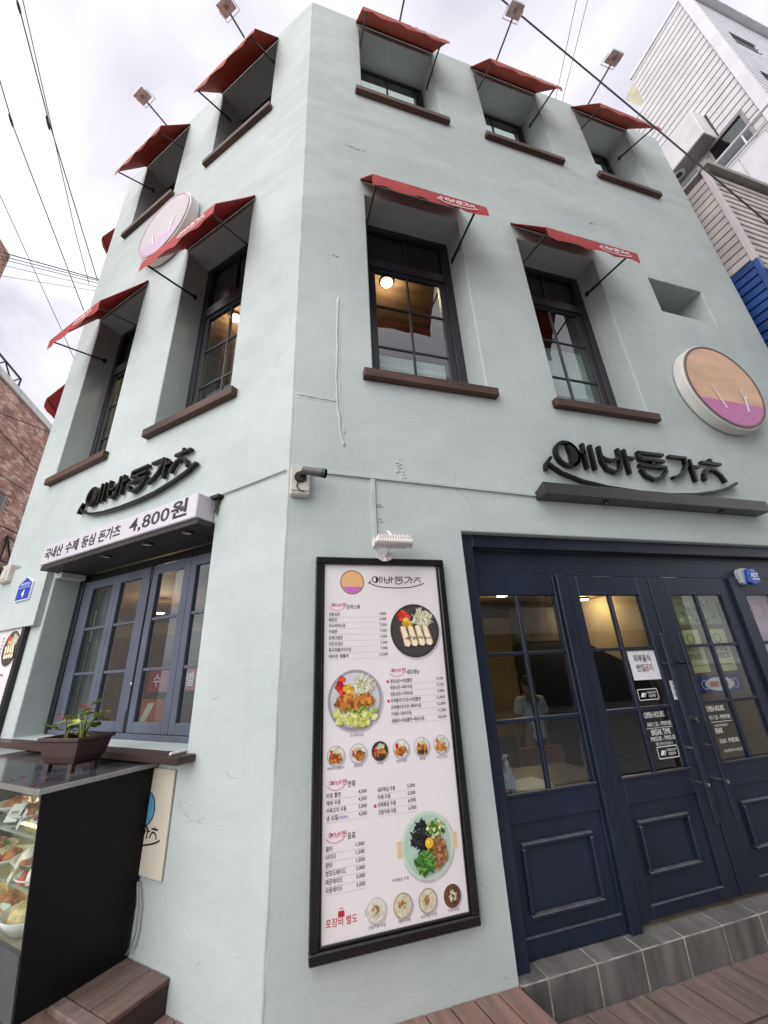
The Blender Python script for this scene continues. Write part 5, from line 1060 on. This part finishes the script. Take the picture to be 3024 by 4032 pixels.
# person in a white T-shirt seen from behind
def person(px, py):
    p = thing('person', 'person in a white T-shirt and dark trousers seen from behind inside the shop', 'person', (px, py, 0), 'R')
    H = 1.53
    def skin_obj(name, verts, edges, rad, m, root=0):
        me = bpy.data.meshes.new(name); me.from_pydata([(a, b, c) for a, b, c in verts], edges, []); o = bpy.data.objects.new(name, me); COL.objects.link(o); o.parent = p; ORG[o.name] = ORG[p.name]
        md = o.modifiers.new('skin', 'SKIN'); md.use_smooth_shade = True
        for i, s_ in enumerate(me.skin_vertices[0].data): s_.radius = rad[i]; s_.use_root = (i == root)
        sb = o.modifiers.new('sub', 'SUBSURF'); sb.levels = 1; sb.render_levels = 2; me.materials.append(m); return o
    SK = mat('skin', (.38, .22, .15), .5, .06, 8)
    V = [(0, 0, .80), (0, .01, 1.0), (0, .03, 1.17), (0, .035, 1.25), (0, .05, 1.33), (0, .06, 1.43), (-.16, .03, 1.17), (-.21, .04, .96), (-.20, .10, .77), (-.20, .13, .69), (.16, .03, 1.17), (.22, .05, .97), (.22, .14, .80), (.21, .18, .73), (-.09, 0, .74), (-.10, .03, .42), (-.10, -.01, .06), (-.10, .10, .03), (.09, 0, .74), (.10, .03, .42), (.10, -.01, .06), (.10, .10, .03)]
    E_ = [(0, 1), (1, 2), (2, 3), (3, 4), (4, 5), (2, 6), (6, 7), (7, 8), (8, 9), (2, 10), (10, 11), (11, 12), (12, 13), (0, 14), (14, 15), (15, 16), (16, 17), (0, 18), (18, 19), (19, 20), (20, 21)]
    Rd = [(.13, .095), (.125, .09), (.11, .08), (.045, .045), (.068, .078), (.062, .072), (.05, .05), (.038, .038), (.028, .028), (.03, .018), (.05, .05), (.038, .038), (.028, .028), (.03, .018), (.085, .085), (.055, .055), (.04, .04), (.032, .028), (.085, .085), (.055, .055), (.04, .04), (.032, .028)]
    skin_obj('body', V, E_, Rd, SK)
    skin_obj('t_shirt', [(0, 0, .70), (0, 0, .80), (0, .01, 1.0), (0, .03, 1.165), (0, .034, 1.215), (-.155, .03, 1.165), (-.205, .035, 1.0), (.155, .03, 1.165), (.212, .045, 1.0)], [(0, 1), (1, 2), (2, 3), (3, 4), (3, 5), (5, 6), (3, 7), (7, 8)], [(.15, .115), (.148, .112), (.14, .105), (.122, .092), (.062, .06), (.066, .066), (.066, .066), (.066, .066), (.066, .066)], mat('white_cotton', (.80, .80, .84), .8, .06, 10, .4, 12, dist=.01))
    skin_obj('trousers', [(0, 0, .80), (0, 0, .72), (-.09, 0, .66), (-.10, .03, .40), (-.10, 0, .09), (.09, 0, .66), (.10, .03, .40), (.10, 0, .09)], [(0, 1), (1, 2), (2, 3), (3, 4), (1, 5), (5, 6), (6, 7)], [(.138, .105), (.14, .11), (.095, .095), (.07, .07), (.062, .062), (.095, .095), (.07, .07), (.062, .062)], mat('dark_trousers', (.02, .02, .024), .85, .1))
    skin_obj('hair', [(0, .02, 1.33), (0, .03, 1.40), (0, .05, 1.47)], [(0, 1), (1, 2)], [(.062, .055), (.078, .075), (.06, .062)], mat('brown_hair', (.06, .03, .014), .6))
    mb = MB()
    for hx, hy, hz in ((-.20, .14, .66), (.21, .195, .70)):
        for k in range(5):
            o_ = (k-2)*.013; ln = (.035, .06, .066, .06, .048)[k]; dirx = -.02 if (k == 0 and hx < 0) else (.02 if k == 0 else 0)
            mb.tube([(px+hx+o_, py+hy, hz+.02), (px+hx+o_+dirx, py+hy+.012, hz-ln*.5), (px+hx+o_+dirx, py+hy+.022, hz-ln)], [.009, .008, .006], SK, 6)
    mb.build('fingers', p, smooth=True)
person(3.26, 2.5)

# ------------------------------------------------------------------ neighbours on the right
WSID = mat('white_siding', (.60, .585, .605), .5, .06, 3, .1, 20); WTRIM = mat('white_metal_trim', (.66, .64, .67), .45, .05, 3); CSID = mat('cream_siding', (.52, .47, .45), .55, .14, 2.5, .2, 20); GAPM = mat('dark_siding_gap', (.07, .06, .065), .8); BLU = mat('blue_sheet_metal', (.022, .062, .24), .4, .2, 3)
nb = thing('cream_siding_house', 'low cream siding building with blue sheet metal below, touching the right wall', 'building', (6.35, -.2, 0))
bx('core', 6.33, 12, -.17, 6.0, 0, 9.0, GAPM, nb, bev=0)
for i in range(14): bx('siding_plank', 6.285, 6.328, -.168, 4.5, 6.85+.1405*i, 6.85+.1405*i+.124, CSID, nb, bev=.006)
for i in range(26): bx('blue_plank', 6.285, 6.328, -.168, 4.5, 3.20+.1405*i, 3.20+.1405*i+.118, BLU, nb, bev=.006)
for i in range(17): bx('siding_plank', 6.36, 12, -.215, -.172, 6.50+.1405*i, 6.50+.1405*i+.095, CSID, nb, bev=.006)
bx('corner_trim', 6.27, 6.345, -.235, -.168, 6.80, 8.95, mat('pinkish_trim', (.55, .48, .50), .5, .06), nb); bx('corner_trim', 6.27, 6.345, -.235, -.168, 3.0, 6.80, BLU, nb)
bx('cornice', 6.25, 12, -.30, -.15, 8.92, 9.02, mat('grey_green_cornice', (.28, .28, .25), .6), nb)
bs = thing('blue_sign', 'deep blue sign box at the right edge under the cream siding', 'sign', (6.8, -.5, 5), 'R'); bx('board', 6.37, 9.0, -.36, -.24, 3.2, 6.62, mat('deep_blue_sign', (.008, .025, .15), .3, .1), bs, bev=.01); bx('top_edge', 6.36, 9.0, -.37, -.238, 6.625, 6.66, CSID, bs)
wh = thing('white_siding_house', 'tall white siding building rising behind the right end of the shop', 'building', (10, 2, 0))
bx('core', 8.53, 15, -.57, 6.0, 0, 14.9, GAPM, wh, bev=0); bx('core', 8.53, 15, -.57, .80, 14.9, 16.15, GAPM, wh, bev=0)
for i in range(40):
    z = 8.2+.2*i
    if z > 16.0: break
    yb = .86 if z > 14.86 else 5.5
    if 12.69 > z+.1 > 11.75: continue
    bx('siding_plank', 8.49, 8.528, -.50, yb, z, z+.172, WSID, wh, bev=.006)
for i in range(5): bx('siding_plank', 8.49, 8.528, -.50 if False else -.50, .10, 11.8+.2*i, 11.972+.2*i, WSID, wh, bev=.006)
bx('corner_trim', 8.46, 8.62, -.66, -.505, 8.0, 16.2, WTRIM, wh); bx('roof_trim', 8.46, 8.53, -.50, .88, 16.1, 16.22, WTRIM, wh)
for i in range(42):
    z = 8.2+.2*i
    if z > 16.0: break
    for (a, b) in ((8.63, 9.35), (10.25, 15.0)) if (12.55 < z+.1 < 13.2 or 14.3 < z+.1 < 15.1) else ((8.63, 15.0),): bx('siding_plank', a, b, -.61, -.572, z, z+.172, mat('grey_white_siding', (.50, .49, .53), .5, .05, 3), wh, bev=.006)
for z0, z1 in ((12.6, 13.2), (14.4, 15.1)):
    fwn = bx('window', 9.36, 10.24, -.50, -.45, z0, z1, mat('dim_window', (.06, .065, .07), .15), wh); bx('window_frame', 9.35, 10.25, -.60, -.575, z0-.06, z0, mat('beige_frame', (.42, .40, .36), .5), fwn); bx('window_frame', 9.35, 10.25, -.60, -.575, z1, z1+.06, MATS['beige_frame'], fwn)
bx('roof_trim', 8.5, 15, -.75, -.5, 16.2, 16.3, WTRIM, wh)
bo = bx('bay_box', 8.08, 8.53, .13, 5.5, 11.74, 12.10, WSID, wh, bev=.01); bx('bay_slope', 8.10, 8.53, .14, 5.5, 12.11, 12.62, WSID, wh, bev=.01); bx('bay_soffit', 8.09, 8.52, .14, 5.5, 11.72, 11.738, mat('grey_soffit', (.26, .25, .25), .6), wh)
MB().lathe((8.28, .85, 11.700), [(.10, 0), (.12, .015), (.12, .02)], WTRIM, 20).build('vent_ring', wh); MB().lathe((8.28, .85, 11.690), [(.06, 0), (.07, .012)], BLACKMET, 16).build('vent_opening', wh)
wi = bx('window', 8.478, 8.489, -.28, .32, 10.95, 11.66, glass('neighbour_glass', (.25, .3, .3), 1.7), wh, bev=0); bx('window_frame', 8.44, 8.488, -.33, .36, 11.66, 11.73, mat('brown_grey_frame', (.25, .22, .21), .5), wi); bx('window_frame', 8.44, 8.488, -.33, -.28, 10.9, 11.66, MATS['brown_grey_frame'], wi); bx('window_frame', 8.44, 8.488, .32, .36, 10.9, 11.66, MATS['brown_grey_frame'], wi)
bx('blind', 8.4895, 8.4899, -.28, .05, 10.95, 11.66, mat('pale_green_blind', (.42, .47, .44), .5), wi, bev=0)
bal = thing('balcony_railing', 'white balcony railing and panel in front of the tall white building', 'railing', (7.9, 0, 10), 'R')
MB().tube([(7.9, 3.5, 10.60), (7.9, -1.6, 10.60)], .03, WTRIM, 8).build('handrail', bal); MB().tube([(7.9, 3.5, 10.30), (7.9, -1.6, 10.30)], .025, WTRIM, 8).build('lower_rail', bal)
for i in range(11): MB().tube([(7.9, 3.3-.45*i, 10.28), (7.9, 3.3-.45*i, 10.60)], .014, WTRIM, 6).build('baluster', bal)
for i in range(11): bx('panel', 7.93, 7.96, 3.05-.45*i, 3.49-.45*i, 8.9, 10.27, WTRIM, bal, bev=.004)
MB().xprism([(.84, 14.93), (.95, 14.93), (1.17, 15.83), (.845, 15.90)], 8.495, 9.3, mat('pale_yellow_soffit', (.50, .47, .33), .6)).build('roof_soffit', wh)

# ------------------------------------------------------------------ brick building on the left
BRK = [mat('brick_a', (.47, .275, .225), .85, .2, 3), mat('brick_b', (.60, .42, .35), .85, .2, 3), mat('brick_c', (.38, .20, .165), .85, .2, 3)]
br = thing('brick_building', 'red brick building with a pale parapet beyond the left facade', 'building', (-9, 12, 0))
bx('core', -16, -8.53, 4.0, 26, 0, 10.45, mat('brick_mortar', (.30, .24, .21), .9, .1), br, bev=0)
mb = MB(); random.seed(3)
for r_ in range(72):
    z = 5.2+.073*r_; off = .115 if r_ % 2 else 0
    for c_ in range(42):
        y = 8.6+.232*c_+off
        if 11.44 < y+.1 < 11.66+.25 and 6.7 < z < 7.33: continue
        mb.box(-8.531, -8.50-random.uniform(0, .006), y, y+.218, z, z+.060, random.choices(BRK, (5, 3, 2))[0])
w_ = mb.build('brick', br); w_['kind'] = 'stuff'
bx('parapet_cap', -8.9, -8.44, 4.0, 26, 10.46, 10.72, mat('pale_parapet', (.62, .60, .57), .6, .1), br, bev=.02)
wb = bx('window', -8.52, -8.50, 11.0, 11.66, 6.2, 7.30, mat('dark_window', (.03, .03, .035), .2), br); bx('lintel', -8.53, -8.48, 10.95, 11.70, 7.305, 7.37, BRK[2], wb)
tr = thing('roof_truss', 'dark steel sign frame standing on the brick building parapet', 'frame', (-8.6, 10, 10.72))
MB().tube([(-8.6, 6, 11.18), (-8.6, 10.75, 11.15)], .035, DARKMET, 6).build('top_chord', tr); MB().tube([(-8.6, 10.75, 11.15), (-8.6, 10.75, 10.72)], .03, DARKMET, 6).build('end_post', tr)
for i in range(6): MB().tube([(-8.6, 10.4-.8*i, 10.75), (-8.6, 9.9-.8*i, 11.14)], .022, DARKMET, 6).build('brace', tr); MB().tube([(-8.6, 10.4-.8*i, 10.75), (-8.6, 10.7-.8*i, 11.14)], .022, DARKMET, 6).build('brace', tr)
tw = thing('brick_tower', 'taller pinkish brick building cut by the left edge', 'building', (-9.5, 7, 0)); bx('core', -14, -8.53, 2, 8.50, 10.74, 14.05, mat('pink_brick_wall', (.34, .20, .17), .85, .25, 8), tw, bev=0)
mb = MB()
for r_ in range(24):
    z = 12.3+.073*r_; off = .115 if r_ % 2 else 0
    for c_ in range(14): mb.box(-8.531, -8.508, 5.1+.232*c_+off, 5.318+.232*c_+off, z, z+.060, random.choice(BRK))
w_ = mb.build('brick', tw); w_['kind'] = 'stuff'
fb = thing('steel_bracket', 'dark steel bracket with cables on the brick wall beside the shop edge', 'bracket', (-8.4, 12.6, 5.4))
for q in ([(-8.45, 12.3, 6.15), (-8.45, 12.95, 6.12)], [(-8.45, 12.35, 6.15), (-8.45, 12.30, 5.35)], [(-8.45, 12.30, 5.37), (-8.45, 12.85, 5.40)], [(-8.45, 12.35, 6.1), (-8.45, 12.85, 5.4)]): MB().tube(q, .03, DARKMET, 6).build('bar', fb)

# ------------------------------------------------------------------ building across the street (behind the camera, mirrored in the glass)
op = thing('opposite_building', 'pale four storey building with teal window bands across the street', 'building', (5, -9.5, 0))
OPW = mat('opposite_wall', (.60, .59, .56), .7, .1, 2); OPG = mat('opposite_glass', (.10, .20, .22), .15, .15, 1)
bx('wall', -3.0, 16, -11.5, -9.5, 0, 13.6, OPW, op, bev=0)
for z in (3.6, 7.0, 10.4):
    for i in range(6):
        xw = -2.5+3*i; wq = bx('window', xw, xw+2.6, -9.49, -9.44, z, z+1.5, OPG, op, bev=0)
        bx('sill', xw-.1, xw+2.7, -9.49, -9.36, z-.12, z-.01, CHARC, wq); bx('mullion', xw+1.25, xw+1.35, -9.435, -9.40, z, z+1.5, CHARC, wq); bx('window_frame', xw, xw+2.6, -9.435, -9.40, z+.45, z+.53, CHARC, wq)
bx('shopfront', -2.6, 15.6, -9.49, -9.4, .2, 2.5, mat('dark_shopfront', (.05, .05, .05), .2, .3, .6), op, bev=0)

# ------------------------------------------------------------------ overhead cables
CB = mat('black_cable', (.06, .052, .058), .6, .1)
def cable(pts, r, label, sag=.15):
    P = [Vector(p) for p in pts]; q = []
    for i in range(len(P)-1):
        for k in range(8): t = k/8; q.append(P[i].lerp(P[i+1], t)+Vector((0, 0, -sag*4*t*(1-t))))
    q.append(P[-1]); base = tuple(P[0]); return tag(MB().tube(q, r, CB, 6).build('overhead_cable', None, base), label, 'cable')
def cp(px, py, d):                       # photo direction at distance d, in world space
    v = (r2*((px-1512)/1526.44) - u2*((py-2016)/1526.44) + fw).normalized(); return CAMP + v*d
cable([(1.6, -.70, 10.95), (2.59, -.63, 10.30), (4.01, -.52, 9.47), (4.95, -.49, 8.64), (6.22, -.51, 7.08), (7.0, -.52, 6.2)], .011, 'thick black cable sloping down across the right facade to the cream building', .0)
cable([(5.30, -.6, 14.52), (5.34, -.19, 14.39), (5.65, .86, 14.03), (6.2, 2.7, 13.4)], .006, 'thin cable in the sky above the middle of the right parapet, left of the pair', 0)
cable([(5.50, -.6, 14.43), (5.54, -.26, 14.32), (5.85, 1.0, 13.9), (6.4, 2.9, 13.27)], .006, 'thin cable in the sky above the middle of the right parapet, right of the pair', 0)
cable([(-5.37, 1.8, 13.97), (-5.36, 2.41, 13.69), (-5.33, 3.91, 12.99), (-4.95, 6.4, 11.39)], .011, 'black cable with splices down the upper left sky, rightmost thick one', 0)
cable([(-5.94, 2.7, 13.29), (-5.94, 3.41, 12.96), (-5.92, 4.03, 12.63), (-5.30, 6.86, 10.76)], .010, 'black cable with a splice entering from the left edge', 0)
cable([(-6.45, 4.6, 12.0), (-6.40, 4.93, 11.77), (-5.77, 7.1, 10.21), (-5.5, 8.0, 9.5)], .007, 'thin cable in the lower left sky reaching the second left awning', 0)
cable([(-5.29, 1.8, 14.05), (-5.28, 2.40, 13.74), (-5.25, 5.59, 11.93), (-5.1, 6.4, 11.2)], .008, 'fine cable running beside the rightmost thick cable', 0)
for i, (za, zb, rr_, lab) in enumerate([(1265, 1405, .012, 'top cable of the bundle meeting the left wall edge'), (1285, 1412, .009, 'second cable of the bundle meeting the left wall edge'), (1300, 1425, .008, 'third cable of the bundle meeting the left wall edge'), (1330, 1445, .006, 'lowest dark cable of the bundle meeting the left wall edge'), (1385, 1465, .005, 'faint thin cable under the bundle at the left wall edge')]):
    a = cp(-90, (za-15)*.7836, 15.0); b = cp(0, za*.7836, 14.5); c = cp(392, zb*.7836, 13.0); d = c+(c-b)*.3
    cable([a, b, c, d], rr_, lab, 0)
for lab, pa, da, pb, db in [('splice sleeve near the top left corner', (85, 0), 14, (105, 75), 14), ('splice sleeve on the rightmost thick cable', (232, 580), 14, (250, 655), 14), ('splice sleeve on the cable at the left edge', (45, 570), 14, (66, 640), 14)]:
    a = cp(pa[0]*.7836, pa[1]*.7836, da); b = cp(pb[0]*.7836, pb[1]*.7836, db); m_ = a.lerp(b, .5)
    tag(MB().tube([a, a.lerp(b, .15), m_, a.lerp(b, .85), b], [.011, .022, .027, .022, .011], CB, 8).build('cable_splice', None, tuple(a)), lab, 'cable splice')
for i, (pa, pb, lab) in enumerate([((0, 1630), (185, 1698), 'black cable slanting over the brick wall, uppermost'), ((0, 1695), (142, 1846), 'black cable slanting over the brick wall, middle'), ((0, 1862), (117, 1942), 'black cable slanting over the brick wall, lower'), ((0, 2060), (72, 2100), 'thick cable low on the brick wall by the bracket')]):
    a = cp(pa[0]-60, pa[1]-(pb[1]-pa[1])*.4, 15.0); b = cp(pb[0], pb[1], 15.5); cable([a, b, b+(b-a)*.3], .014 if i < 3 else .02, lab, 0)

if TXO: bpy.data.objects.remove(TXO['o']); bpy.data.curves.remove(TXO['c'])
